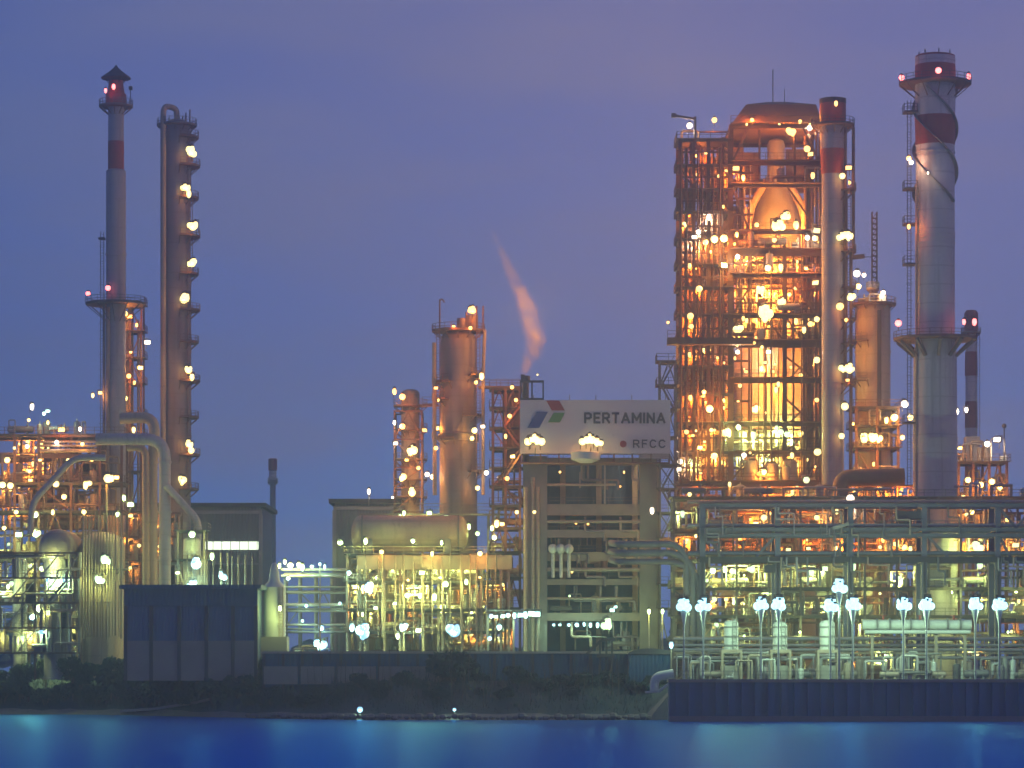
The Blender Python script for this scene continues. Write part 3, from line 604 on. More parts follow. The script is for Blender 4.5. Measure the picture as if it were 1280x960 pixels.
# ================================================================== MIDDLE
# small lit column with four landings
D = 512; u = D / F
T = thing('fractionation_column', 'short orange lit column with lamps on every landing beside the broad brown column', 'process column', (X(513, D), D, G))
MB().lathe(X(513, D), D, vessel_prof(11.5 * u, G, Z(492, D), [Z(560, D)]), 24).build('shell', 'tan_shell', T, True)
for py in (508, 538, 575, 600, 622): ring_platform(T, X(513, D), D, Z(py, D), 11.5 * u, 21 * u, -185, 10, mt='rust_steel', rail='tan_steel')
frame(T, [X(494, D), X(528, D)], [D - 3.2, D + 3.2], [Z(p, D) for p in (640, 610, 585, 550, 515)], 'rust_steel', .25, .25, deck=False, brace=1, rng=rg)
lamps(T, D - 3.9, [(493, 489, 1.2), (503, 496, 1.3), (493, 528, .9, 'ww'), (503, 533, 1.2), (530, 538, 1.0), (494, 554, 1.0, 'ww'), (517, 563, 2.2, 'yl'), (545, 536, 1.3, 'yl'), (504, 596, 1.8, 'yl'), (515, 616, 1.9, 'yl'), (534, 593, 1.0, 'ww'), (541, 596, 1.1, 'yl'), (508, 575, .8), (523, 585, .8)], 'na', 800)
# broad brown column
D = 508; u = D / F; cx = X(573, D)
T = thing('regenerator_column', 'broad brown column with railed top landing and one bright lamp above it', 'process column', (cx, D, G))
b = MB(); b.lathe(cx, D, [(23.5 * u, G), (23.5 * u, Z(553, D)), (25 * u, Z(552, D)), (25 * u, Z(543, D)), (23 * u, Z(541, D)), (23 * u, Z(428, D)), (21 * u, Z(420, D)), (15 * u, Z(414, D)), (5 * u, Z(411, D))], 36); b.build('shell', 'brown_shell', T, True)
MB().lathe(cx, D, [(25.3 * u, Z(552, D)), (25.4 * u, Z(543, D))], 36).build('insulation_band', 'steel', T, True)
ring_platform(T, cx, D, Z(414, D), 6 * u, 33 * u, mt='rust_steel', rail='rust_steel')
for py, a, c in ((470, -60, 60), (478, 120, 250), (520, -80, 40), (548, -200, -100), (500, 130, 240), (590, -60, 40)): ring_platform(T, cx, D, Z(py, D), 23 * u, 33 * u, a, c, mt='rust_steel', rail='rust_steel')
ladder(T, X(548, D), D - 3.2, Z(548, D), Z(414, D), 'rust_steel'); ladder(T, X(598, D), D - 3.2, Z(600, D), Z(414, D), 'rust_steel')
b = MB()
for px, p1 in ((550, 376), (596, 384), (604, 384), (583, 392)): b.cyl((X(px, D), D - 2, Z(414, D)), (X(px, D), D - 2, Z(p1, D)), .13, n=6)
b.tube([(X(550, D), D - 2, Z(378, D)), (X(553, D), D - 2, Z(375, D)), (X(556, D), D - 2, Z(380, D))], .12, 6); b.build('davit', 'rust_steel', T)
b = MB(); b.cyl((X(590, D), D + 1, Z(414, D)), (X(590, D), D + 1, Z(393, D)), 1.0, n=14); b.cyl((X(577, D), D, Z(414, D)), (X(577, D), D, Z(398, D)), .8, n=12); b.build('nozzle', 'brown_shell', T, True)
b = MB(); b.tube([(X(606, D), D - 2, Z(414, D)), (X(604, D), D - 2.6, Z(470, D)), (X(604, D), D - 2.6, Z(620, D))], .3, 8); b.tube([(X(543, D), D - 2, Z(430, D)), (X(544, D), D - 2.4, Z(620, D))], .35, 8); b.build('downcomer_pipe', 'tan_shell', T, True)
lamps(T, D - 4, [(591, 388, 1.7, 'na', D - 1), (588, 410, .8), (567, 408, .7), (602, 470, 1.4, 'yl'), (595, 478, .8), (593, 538, 1.2, 'yl'), (590, 548, .9, 'yl'), (545, 485, .8), (604, 533, .9, 'ww'), (608, 591, 1.0, 'ww'), (545, 560, .9), (548, 500, .6), (597, 610, 1.0, 'yl')], 'na', 800)
# catwalks between column and dark frame
D = 507
b = MB(); b.box(X(598, D), X(652, D), D - 1, D + .6, Z(486, D), Z(483, D)); rail_line(b, (X(606, D), D - 1), (X(650, D), D - 1), Z(483, D))
tag(b.build('catwalk', 'rust_steel', None, origin=(X(625, D), D, Z(486, D))), 'upper catwalk joining the broad column to the steel frame by the sign', 'catwalk')
b = MB(); b.box(X(528, D), X(548, D), D - 1, D + .6, Z(508, D), Z(505, D)); rail_line(b, (X(528, D), D - 1), (X(548, D), D - 1), Z(505, D))
tag(b.build('catwalk', 'rust_steel', None, origin=(X(538, D), D, Z(508, D))), 'short catwalk joining the two middle columns', 'catwalk')
# long horizontal drum on its frame
D = 496; u = D / F
T = thing('long_drum', 'long two-tone horizontal drum lying on a lit frame', 'drum', (X(512, D), D, Z(692, D)))
b = MB(); b.hvessel((X(512, D), D + 1, Z(667, D)), 'x', 124 * u, 23 * u, 32); b.build('shell', 'tan_shell', T, True)
b = MB()
for px in (452, 572): b.cyl((X(px, D), D + 1, Z(667, D)), (X(px + 2, D), D + 1, Z(667, D)), 23.8 * u, n=32)
b.build('girth_band', 'steel', T, True)
for px in (462, 560): MB().box(X(px - 4, D), X(px + 4, D), D - 2, D + 4, Z(692, D), Z(674, D)).build('saddle', 'concrete', T)
MB().box(X(482, D), X(545, D), D - 2.6, D - 2.2, Z(691, D), Z(684, D)).build('walkway', 'rust_steel', T)
D = 500
b = MB(); z_ = Z(642, D); b.box(X(448, D), X(640, D), D - .5, D + 1.5, z_ - .3, z_); rail_line(b, (X(449, D), D - .5), (X(640, D), D - .5), z_, 2.6)
for h_ in (.55, 1.6): b.beam((X(449, D), D - .52, z_ + h_), (X(640, D), D - .52, z_ + h_), .1)
T2 = tag(b.build('overhead_walkway', 'tan_steel', None, origin=(X(545, D), D, z_)), 'long railed walkway above the two-tone drum', 'walkway')
for px in (450, 500, 560, 610): MB().box(X(px, D) - .15, X(px, D) + .15, D + 1.52, D + 1.9, G, z_ - .01).build('column', 'tan_steel', T2)
lamps(T2, D - 1.2, [(505, 641, 1.0, 'mv'), (500, 645, .8, 'mv'), (537, 641, 1.0, 'mv'), (558, 646, .9, 'mv'), (580, 660, .9, 'mv'), (586, 658, 1.2, 'mv'), (597, 667, .9, 'mv')], 'mv', 500)
# dense process frame under the drum
D = 497; u = D / F
T = thing('process_structure', 'wide low process frame packed with pipes under the long drum', 'process structure', (X(530, D), D, G))
frame(T, [X(p, D) for p in (436, 458, 482, 506, 530, 554, 578, 602, 626)], [D - 5, D + 4], [Z(p, D) for p in (790, 762, 728, 694)], 'tan_steel', .35, .3, brace=.18, rng=rg)
for z_, h_, nn in ((G, 5, 26), (Z(790, D), 3.5, 24), (Z(762, D), 4.2, 26), (Z(728, D), 4.2, 24)): clutter(T, X(434, D), X(628, D), D - 4.6, D + 3, z_ + .1, h_, nn, rg, ('tan_steel', 'tan_shell', 'tank_white', 'cladding'))
lamps(T, D - 6.2, [(425, 678, 1.0, 'mv'), (516, 676, .9, 'mv'), (552, 678, .9, 'mv'), (457, 676, 1.2, 'mv'), (527, 716, 1.1, 'mv'), (509, 744, 1.1, 'mv'), (525, 744, 1.1, 'mv'), (543, 746, 1.4, 'mv'), (493, 754, .9, 'mv'), (557, 730, 1.2, 'mv'), (583, 727, 1.1, 'mv'), (436, 716, 1.0, 'cw'), (460, 735, 2.2, 'cw', D - 7), (452, 788, 3.0, 'cw', D - 8), (440, 784, 1.5, 'cw', D - 8), (568, 789, 3.0, 'cw', D - 8), (505, 784, 1.6, 'cw', D - 7), (497, 795, 1.1, 'mv', D - 7), (523, 788, 1.1, 'mv', D - 7), (477, 690, .9, 'yl'), (540, 692, .9, 'yl'), (600, 692, 1.0, 'yl'), (470, 760, .9, 'mv'), (615, 660, 1.0, 'mv'), (621, 654, 1.4, 'yl'), (618, 672, 1.0, 'mv')], 'mv', 1000)
riser_bundle(T, 440, 626, D - 5.6, 690, 800, 16, 'tan_steel', .1, rg)
dense('pipe_module', 'crowded yellow green module of drums and pipes under the long drum', 'pipe module', 436, 640, 696, 812, 503, 150, rg, ('tan_shell', 'tan_steel', 'cladding', 'tank_white', 'tan_steel'), lm=(('mv', 16, 1700, 1.2), ('yl', 12, 1500, 1.2)), depth=4)
MB().box(X(446, 492), X(640, 492), 491.6, 492.2, Z(712, 492), Z(694, 492)).build('fascia', 'tan_steel', T)
for px in (450, 500, 548, 596, 636): MB().box(X(px, 492) - .2, X(px, 492) + .2, 492.21, 492.6, G, Z(695, 492)).build('column', 'tan_steel', T)
lamps(T, 489, [(470, 722, .5, 'mv'), (510, 725, .5, 'yl'), (550, 722, .5, 'mv'), (600, 722, .5, 'yl')], 'yl', 5200)
# row of lamps under the boiler frame
D = 484
T = thing('lit_canopy', 'low canopy edged by a dense row of bright lamps', 'canopy', (X(642, D), D, G))
MB().box(X(606, D), X(678, D), D, D + 3, Z(764, D), Z(762, D)).build('roof', 'pale_concrete', T)
for px in (610, 642, 674): MB().box(X(px, D) - .15, X(px, D) + .15, D + .2, D + .5, G, Z(764, D) - .003).build('post', 'tan_steel', T)
lamps(T, D - .6, [(614, 770, .9, 'cw'), (620, 771, .8, 'cw'), (628, 770, 1.0, 'cw'), (635, 769, .9, 'cw'), (643, 769, 1.1, 'cw'), (650, 769, 1.2, 'cw'), (657, 768, 1.3, 'cw'), (664, 767, 1.4, 'cw'), (671, 768, 1.5, 'cw'), (624, 784, 1.1, 'cw'), (612, 798, .9, 'cw')], 'cw', 350)
# orange clad frame left of the sign
D = 498; u = D / F
T = thing('heater_structure', 'tall rust orange braced frame wedged between the broad column and the sign', 'process structure', (X(634, D), D, G))
frame(T, [X(p, D) for p in (616, 632, 650)], [D - 1, D + 6], [Z(p, D) for p in (760, 722, 690, 660, 632, 608, 585, 560, 535, 510, 486)], 'rust_steel', .4, .35, brace=.8, rng=rg)
MB().box(X(628, D), X(650, D), D + 1.5, D + 5.4, Z(585, D), Z(490, D)).build('casing', 'brown_sheet', T)
stair(T, X(630, D), X(651, D), D - 2.2, Z(600, D), Z(568, D), 'tan_steel'); stair(T, X(630, D), X(650, D), D - 2.2, Z(535, D), Z(510, D)); stair(T, X(650, D), X(631, D), D - 2.2, Z(560, D), Z(535, D))
for z_, nn in ((690, 5), (660, 6), (632, 6), (608, 6), (722, 6), (760, 6)): clutter(T, X(612, D), X(652, D), D - .6, D + 5, Z(z_, D) + .1, 3.4, nn, rg, ('tan_steel', 'tan_shell'))
lamps(T, D - 2.8, [(637, 520, .9), (632, 545, .9), (641, 571, 1.0, 'yl'), (634, 598, .9), (660, 621, 1.3, 'mv', D - 6), (669, 624, 1.2, 'mv', D - 6), (627, 655, 1.0, 'yl'), (645, 500, .8), (640, 484, .8, 'na'), (646, 640, .8, 'yl')], 'na', 1000)
# boiler structure carrying the sign
D = 490; u = D / F
T = thing('boiler_structure', 'massive concrete boiler frame with dark open floors under the white sign', 'boiler house', (X(735, D), D + 5, G))
for a, c in ((654, 684), (800, 822)): MB().box(X(a, D), X(c, D), D, D + 4, G, Z(570, D)).build('column', 'concrete', T)
for a in (660, 700, 745, 790, 818): MB().box(X(a, D + 14), X(a, D + 14) + .9, D + 13, D + 14, G, Z(572, D)).build('column', 'tan_steel', T)
for p0, p1 in ((630, 644), (662, 672), (690, 701), (724, 731), (766, 776), (572, 580)):
    b = MB(); b.box(X(684, D) + .004, X(800, D) - .004, D + .3, D + 1.2, Z(p1, D), Z(p0, D)); b.box(X(684, D), X(800, D), D + 1.21, D + 12.9, Z(p0, D) - .4, Z(p0, D) - .1)
    b.build('floor', 'tan_steel', T)
    r_ = MB(); rail_line(r_, (X(685, D), D + .5), (X(799, D), D + .5), Z(p0, D), 2.2); r_.build('railing', 'steel', T)
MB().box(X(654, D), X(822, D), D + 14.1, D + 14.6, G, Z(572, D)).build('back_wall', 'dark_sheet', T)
MB().box(X(655, D), X(683, D), D + 4.01, D + 14, G, Z(571, D)).build('side_wall', 'concrete', T)
for p0 in (644, 672, 731, 776): clutter(T, X(690, D), X(796, D), D + 2, D + 10, Z(p0 + 24, D) - 1.5, 3.6, 7, rg, ('cladding', 'tan_steel', 'steel'))
for i in range(26):
    px = rg.uniform(688, 796); q0 = rg.choice((582, 646, 674, 703, 733, 778)); r_ = rg.uniform(.1, .26); MB().tube([(X(px, D), D + .2, Z(q0, D)), (X(px, D), D + .2, Z(q0 + 18, D)), (X(min(798, px + 24), D), D + .2, Z(q0 + 18, D)), (X(min(798, px + 24), D), D + .2, Z(q0 + 30, D))], r_, 8, fil=r_ * 2).build('pipe', rg.choice(['steel', 'tan_shell', 'brown_shell']), T, True)
for px in (657, 666, 672): MB().cyl((X(px, D), D - .5, G), (X(px, D), D - .5, Z(585 + (px % 5) * 12, D)), .3, n=8).build('riser_pipe', 'tan_shell', T, True)
for px in (691, 701, 711):
    b = MB(); b.tube([(X(px, D), D - .4, Z(722, D)), (X(px, D), D - .4, Z(694, D)), (X(px, D), D + .6, Z(686, D))], .28, 8); b.ball((X(px, D), D - .6, Z(686, D)), .75, 12, 8); b.build('valve', 'tank_white', T, True)
b = MB(); b.box(X(755, D), X(757, D), D - .3, D + .0, Z(630, D), Z(582, D)); b.box(X(724, D), X(726, D), D - .1, D + .25, Z(610, D), Z(590, D)); b.build('hanger', 'pale_concrete', T)
for x0_, x1_, py, r_ in ((684, 770, 606, .2), (684, 800, 652, .25), (684, 800, 712, .3), (684, 790, 748, .2)): MB().cyl((X(x0_, D), D - .1, Z(py, D)), (X(x1_, D), D - .1, Z(py, D)), r_, n=8).build('pipe', 'tan_shell', T, True)
lamps(T, D - .8, [(692, 781, .6, 'cw'), (700, 781, .6, 'cw'), (711, 781, .7, 'cw'), (721, 781, .9, 'cw'), (730, 780, .8, 'cw'), (738, 781, .9, 'cw'), (747, 781, 1.0, 'cw'), (759, 780, 2.2, 'mv', D - 3, 1600), (765, 763, .9, 'cw', D - 2), (770, 759, .8, 'cw', D - 2), (700, 590, .5, 'na', D - 2), (780, 590, .5, 'na', D - 2), (668, 640, .7, 'yl', D - 3), (735, 655, .5, 'na', D + 5), (760, 700, .5, 'na', D + 5), (712, 745, .5, 'mv', D + 5)], 'cw', 380)
lamps(T, D + 2, [(700, 606, .5), (775, 608, .5), (720, 654, .5), (780, 684, .5), (715, 715, .5, 'yl'), (770, 742, .5, 'mv')], 'na', 700)
# white sign
D = 487; u = D / F; yS = D - .15
T = thing('sign_board', 'large white sign board with dark lettering and slanted red, green and blue emblem', 'sign', (X(744, D), D, Z(568, D)))
MB().box(X(650, D), X(838, D), D, D + 2.6, Z(567, D), Z(500, D)).build('panel', 'sign_white', T)
b = MB()
for px in range(652, 838, 23): b.box(X(px, D), X(px, D) + .2, D + .2, D + 2.4, Z(578, D), Z(567, D) - .003)
b.box(X(650, D), X(838, D), D + .1, D + 2.5, Z(579, D), Z(577.6, D)); b.build('support_truss', 'rust_steel', T)
def quad(name, pts, m_):
    n_ = len(pts); vs = [(X(a, D), yS, Z(c, D)) for a, c in pts] + [(X(a, D), D - .003, Z(c, D)) for a, c in pts]
    MB().add(vs, [tuple(range(n_))[::-1], tuple(range(n_, 2 * n_))] + [(i, (i + 1) % n_, n_ + (i + 1) % n_, n_ + i) for i in range(n_)]).build(name, m_, T)
quad('emblem_panel', [(671, 515), (685, 515), (674, 535), (659, 535)], 'emblem_blue')
quad('emblem_panel', [(683, 501), (699, 501), (706, 513), (690, 513)], 'emblem_red')
quad('emblem_panel', [(692, 516), (706, 516), (700, 528), (685, 528)], 'emblem_green')
GL = {'P': (.62, [[(0, 0), (0, 1), (.42, 1), (.6, .88), (.6, .58), (.42, .45), (0, .45)]]), 'E': (.55, [[(.55, 0), (0, 0), (0, 1), (.55, 1)], [(0, .52), (.46, .52)]]),
      'R': (.64, [[(0, 0), (0, 1), (.42, 1), (.6, .88), (.6, .6), (.42, .48), (0, .48)], [(.34, .48), (.64, 0)]]), 'T': (.62, [[(0, 1), (.62, 1)], [(.31, 1), (.31, 0)]]),
      'A': (.76, [[(0, 0), (.38, 1), (.76, 0)], [(.15, .3), (.61, .3)]]), 'M': (.84, [[(0, 0), (0, 1), (.42, .3), (.84, 1), (.84, 0)]]), 'I': (0, [[(0, 0), (0, 1)]]),
      'N': (.66, [[(0, 0), (0, 1), (.66, 0), (.66, 1)]]), 'F': (.52, [[(0, 0), (0, 1), (.52, 1)], [(0, .5), (.44, .5)]]), 'C': (.66, [[(.64, .84), (.46, 1), (.2, 1), (0, .74), (0, .26), (.2, 0), (.46, 0), (.64, .16)]])}
def lettering(txt, px, py, hpx, wpx, m_, wt=.2, gap=.36):
    tot = sum(GL[c][0] for c in txt) + gap * (len(txt) - 1) + wt; kx, kz = wpx * u / tot, hpx * u / (1 + wt); x_ = X(px, D) + kx * wt / 2; z_ = Z(py, D) + kz * wt / 2
    for c in txt:
        b = MB(); k_ = 0
        for st in GL[c][1]:
            for (a, e), (a2, e2) in zip(st, st[1:]):
                p, q = Vector((x_ + a * kx, 0, z_ + e * kz)), Vector((x_ + a2 * kx, 0, z_ + e2 * kz)); d = (q - p).normalized(); h_ = kz * wt / 2; p -= d * h_ * .8; q += d * h_ * .8; t_ = Vector((-d.z, 0, d.x)) * h_; y0_ = D - .12 - k_ * .004; k_ += 1
                b.add([(v.x, yy, v.z) for yy in (y0_, D - .003) for v in (p - t_, q - t_, q + t_, p + t_)], [(0, 1, 2, 3), (7, 6, 5, 4), (0, 4, 5, 1), (1, 5, 6, 2), (2, 6, 7, 3), (3, 7, 4, 0)])
        b.build('letter', m_, T); x_ += (GL[c][0] + gap) * kx
lettering('PERTAMINA', 730, 529.5, 14, 102, 'ink', .24, .38)
lettering('RFCC', 791, 560, 10.5, 41, 'ink', .2, .42)
b = MB(); b.cyl((X(779, D), D - .12, Z(555, D)), (X(779, D), D - .003, Z(555, D)), 4.2 * u, n=20); b.build('round_mark', 'emblem_red', T)
b = MB()
for px in (667, 712, 745, 790, 832): b.cyl((X(px, D), D + 1, Z(500, D)), (X(px, D), D + 1, Z(494 - (px % 3), D)), .07, n=5)
b.build('lightning_rod', 'steel', T)
b = MB(); z0_, z1_ = Z(499.7, D), Z(475, D)
for px in (651, 665, 679): b.box(X(px, D) - .12, X(px, D) + .12, D + .6, D + .84, z0_, z1_)
for z_ in (z1_, Z(497, D)): b.box(X(651, D), X(679, D), D + .6, D + .84, z_ - .35, z_)
b.box(X(651, D), X(656, D), D + .4, D + 1.2, z1_ + .003, z1_ + .9); b.build('roof_gantry', 'dark_steel', T)
lamps(T, D - 2.2, [(660, 552, 1.5, 'yl'), (665.5, 550, 1.54, 'yl', D - 2.3), (671, 550, 1.54, 'yl'), (677, 552, 1.5, 'yl', D - 2.3), (669, 546, 1.3, 'yl', D - 2.1), (728, 552, 1.4, 'yl'), (734, 550, 1.54, 'yl', D - 2.3), (740, 550, 1.54, 'yl'), (746, 552, 1.5, 'yl', D - 2.3), (751, 554, 1.1, 'yl'), (737, 546, 1.3, 'yl', D - 2.1)], 'yl', 260)  # globes added side by side to shape the wide glare of two floodlights
b = MB()
for px in (669, 738, 747): b.beam((X(px, D), D - 2.2, Z(560, D)), (X(px, D), D + .3, Z(569, D)), .16)
b.build('lamp_bracket', 'steel', T)
b = MB(); b.lathe(X(732, D), D - .9, [(8 * u, Z(579, D)), (18 * u, Z(575, D)), (19 * u, Z(566, D)), (18.8 * u, Z(565.8, D))], 24); b.build('round_tray', 'sign_white', T, True)
MB().box(X(800, D), X(838, D), D + .3, D + 2.2, Z(573, D), Z(567, D) - .003).build('lower_panel', 'stack_grey', T)
# vent with steam
D = 486
T = thing('steam_vent', 'short vent stack beside the roof gantry giving off the plume', 'vent', (X(657, D), D + 4, Z(575, D)))
MB().lathe(X(657, D), D + 4, [(.55, Z(575, D)), (.55, Z(474, D)), (.75, Z(473, D)), (.75, Z(467, D))], 16).build('pipe', 'dark_steel', T, True)
lamp(T, X(672, D), D + 3.2, Z(466, D), 'yl', .35, 22000, (-1.0, 9, 11), shape='globe')  # lamp added to brighten the plume; its light stands well behind and above
# steam plume
def plume():
    P = [(655, 470, 5), (659, 457, 11), (667, 442, 16), (670, 425, 17), (665, 405, 17), (657, 380, 16), (648, 360, 14), (640, 343, 12), (632, 325, 10), (624, 308, 8), (616, 288, 5)]
    D = 490; u = D / F; b = MB(); vs = []; n_ = 16
    for px, py, r_ in P:
        for i in range(n_):
            a = 2 * math.pi * i / n_; vs.append((X(px + r_ * 1.25 * math.cos(a), D), D + r_ * u * math.sin(a), Z(py + 3 * math.cos(a), D)))
    k_ = len(P); fs = [(j * n_ + i, j * n_ + (i + 1) % n_, (j + 1) * n_ + (i + 1) % n_, (j + 1) * n_ + i) for j in range(k_ - 1) for i in range(n_)]
    b.add(vs, fs + [tuple(range(n_ - 1, -1, -1)), tuple(range((k_ - 1) * n_, k_ * n_))])
    m = bpy.data.materials.new('steam'); m.use_nodes = True; t = m.node_tree; n = t.nodes; l = t.links
    for q in list(n):
        if q.type == 'BSDF_PRINCIPLED': n.remove(q)
    v = n.new('ShaderNodeVolumePrincipled'); v.inputs['Color'].default_value = (.97, .80, .62, 1); v.inputs['Anisotropy'].default_value = .35
    g = n.new('ShaderNodeNewGeometry'); z = n.new('ShaderNodeTexNoise'); z.inputs['Scale'].default_value = .42; z.inputs['Detail'].default_value = 4; z.inputs['Distortion'].default_value = .8; l.new(g.outputs['Position'], z.inputs[0])
    r = n.new('ShaderNodeMapRange'); l.new(z.outputs['Fac'], r.inputs[0]); r.inputs[1].default_value = .38; r.inputs[2].default_value = .7; r.inputs[3].default_value = .05; r.inputs[4].default_value = .55
    s = n.new('ShaderNodeSeparateXYZ'); l.new(g.outputs['Position'], s.inputs[0]); h = n.new('ShaderNodeMapRange'); l.new(s.outputs['Z'], h.inputs[0])
    h.inputs[1].default_value = Z(465, D); h.inputs[2].default_value = Z(295, D); h.inputs[3].default_value = .85; h.inputs[4].default_value = .4
    def mt2(op, a, c): q = n.new('ShaderNodeMath'); q.operation = op; (l.new(a, q.inputs[0]) if not isinstance(a, float) else setattr(q.inputs[0], 'default_value', a)); (l.new(c, q.inputs[1]) if not isinstance(c, float) else setattr(q.inputs[1], 'default_value', c)); return q
    zn = n.new('ShaderNodeMapRange'); l.new(s.outputs['Z'], zn.inputs[0]); zb, zt_ = Z(P[0][1], D), Z(P[-1][1], D); zn.inputs[1].default_value = zb; zn.inputs[2].default_value = zt_
    rx, rr_ = n.new('ShaderNodeValToRGB'), n.new('ShaderNodeValToRGB'); l.new(zn.outputs[0], rx.inputs[0]); l.new(zn.outputs[0], rr_.inputs[0])
    stops(rx.color_ramp, [((Z(p[1], D) - zb) / (zt_ - zb), ((p[0] - 600) / 100,) * 3) for p in P]); stops(rr_.color_ramp, [((Z(p[1], D) - zb) / (zt_ - zb), (p[2] / 20,) * 3) for p in P])
    ax = mt2('ADD', mt2('MULTIPLY', rx.outputs[0], 100 * u).outputs[0], X(600, D)); dx = mt2('SUBTRACT', s.outputs['X'], ax.outputs[0]); dy = mt2('SUBTRACT', s.outputs['Y'], float(D))
    d2 = mt2('ADD', mt2('MULTIPLY', dx.outputs[0], dx.outputs[0]).outputs[0], mt2('MULTIPLY', dy.outputs[0], dy.outputs[0]).outputs[0]); ds_ = mt2('SQRT', d2.outputs[0], 0.0)
    q = mt2('DIVIDE', ds_.outputs[0], mt2('MULTIPLY', rr_.outputs[0], 20 * u).outputs[0]); fo = n.new('ShaderNodeMapRange'); fo.interpolation_type = 'SMOOTHSTEP'; l.new(q.outputs[0], fo.inputs[0]); fo.inputs[1].default_value = 1.0; fo.inputs[2].default_value = .1; fo.inputs[3].default_value = 0; fo.inputs[4].default_value = 1
    mu = mt2('MULTIPLY', mt2('MULTIPLY', r.outputs[0], h.outputs[0]).outputs[0], fo.outputs[0]); l.new(mu.outputs[0], v.inputs['Density'])
    l.new(v.outputs[0], n['Material Output'].inputs['Volume']); M['steam'] = m
    o = b.build('steam_plume', 'steam', None, True, origin=(X(656, D), D, Z(468, D))); o.data.shade_smooth()
    tag(o, 'peach coloured steam plume leaning over from the vent beside the sign', 'steam', kind='stuff')
plume()

# ================================================================== RIGHT SIDE
rg = random.Random(23)
D = 498; u = D / F
# main reactor tower : steel frame
T = thing('reactor_tower', 'tallest and widest blazing orange steel tower of many floors', 'reactor tower', (X(940, D), D + 6, G))
yA, yB = D - 3, D + 15
# left stair bay
frame(T, [X(p, D) for p in (849, 866, 884, 910)], [yA, yA + 8], [Z(p, D) for p in (780, 700, 650, 603, 566, 530, 494, 460, 428, 396, 362, 334, 302, 268, 240, 210, 178)], 'frame_brown', .5, .42, brace=.45, rng=rg)
zl = [603, 566, 530, 494, 460, 428, 396, 362, 334, 302, 268, 240, 210, 178]
for i, (a, c) in enumerate(zip(zl, zl[1:])): stair(T, X(*( (868, D) if i % 2 else (882, D))), X(*((882, D) if i % 2 else (868, D))), yA + 2, Z(a, D) + .1, Z(c, D) + .1)
# main bays
for x_ in (912, 935, 978, 1003, 1024):
    for y_ in (yA, yB):
        if y_ == yA and x_ in (935, 1003): continue
        MB().box(X(x_, D) - .3, X(x_, D) + .3, y_ - .3, y_ + .3, G, Z(152 if y_ == yB else (300 if x_ == 978 else 160), D)).build('column', 'frame_brown', T)
for py, hh, cut in ((603, .9, 1), (566, .5, 1), (530, .6, 1), (475, .8, 1), (428, 1.2, 1), (396, .6, 1), (346, .6, 1), (315, 1.1, 1), (292, .5, 0), (234, .5, 0), (206, .6, 0), (160, .6, 0)):
    b = MB(); z_ = Z(py, D); b.box(X(911, D), X(1026, D), yA - .25, yA + .25, z_ - hh, z_); b.box(X(911, D), X(1026, D), yB - .25, yB + .25, z_ - hh, z_)
    for px in (914, 1022): b.box(X(px, D) - .25, X(px, D) + .25, yA + .26, yB - .26, z_ - hh, z_ - .003)
    b.box(X(911, D), X(1026, D), yA - 1.6, yA + 1.4, z_ + .003, z_ + .12); b.box(X(911, D), X(922, D), yA + 1.41, yB, z_ + .003, z_ + .12); b.box(X(1014, D), X(1026, D), yA + 1.41, yB, z_ + .003, z_ + .12)
    b.build('floor', 'frame_brown', T)
    r_ = MB(); rail_line(r_, (X(911, D), yA - 1.5), (X(1026, D), yA - 1.5), z_ + .12, 1.8); r_.build('railing', 'frame_brown', T)
for (a, p, c, q_) in ((980, 448, 1015, 475), (980, 500, 1012, 530), (936, 315, 912, 346), (914, 396, 935, 362), (1003, 396, 1024, 346), (980, 566, 1022, 530), (912, 603, 940, 566), (980, 234, 1020, 292), (912, 234, 935, 292), (1000, 160, 1022, 206), (935, 160, 914, 206), (978, 396, 1000, 428), (978, 428, 950, 396)):
    MB().beam((X(a, D), yA, Z(p, D)), (X(c, D), yA, Z(q_, D)), .3).build('brace', 'frame_brown', T)
stair(T, X(985, D), X(1018, D), yA - 1, Z(475, D), Z(440, D)); stair(T, X(985, D), X(1015, D), yA - 1, Z(530, D), Z(500, D)); stair(T, X(922, D), X(945, D), yA - 1, Z(346, D), Z(320, D)); stair(T, X(1018, D), X(990, D), yA - 1, Z(396, D), Z(360, D))
dense('pipe_module', 'packed stack of drums and ducts inside the stair bay of the orange tower', 'pipe module', 852, 909, 296, 602, D + 1.5, 110, rg, ('brown_shell', 'tan_shell', 'rust_steel', 'brown_sheet'), lm=(('na', 14, 3600, 1.2), ('yl', 6, 2600, 1.2)), depth=3.5)
dense('pipe_module', 'packed pipes and exchangers in the middle bay of the orange tower above its projecting deck', 'pipe module', 914, 1022, 318, 426, D - 1.2, 90, rg, ('brown_shell', 'tan_shell', 'rust_steel'), lm=(('yl', 12, 3000, 1.0), ('na', 10, 3600, 1.0)), depth=1.2, big=.7)
dense('pipe_module', 'low row of drums and valves at the foot of the orange tower', 'pipe module', 850, 1024, 536, 602, D - 2.2, 70, rg, ('tan_shell', 'tan_steel', 'cladding'), lm=(('yl', 10, 1300, 1.0), ('mv', 6, 1200, 1.0)), depth=1.6, big=.7)
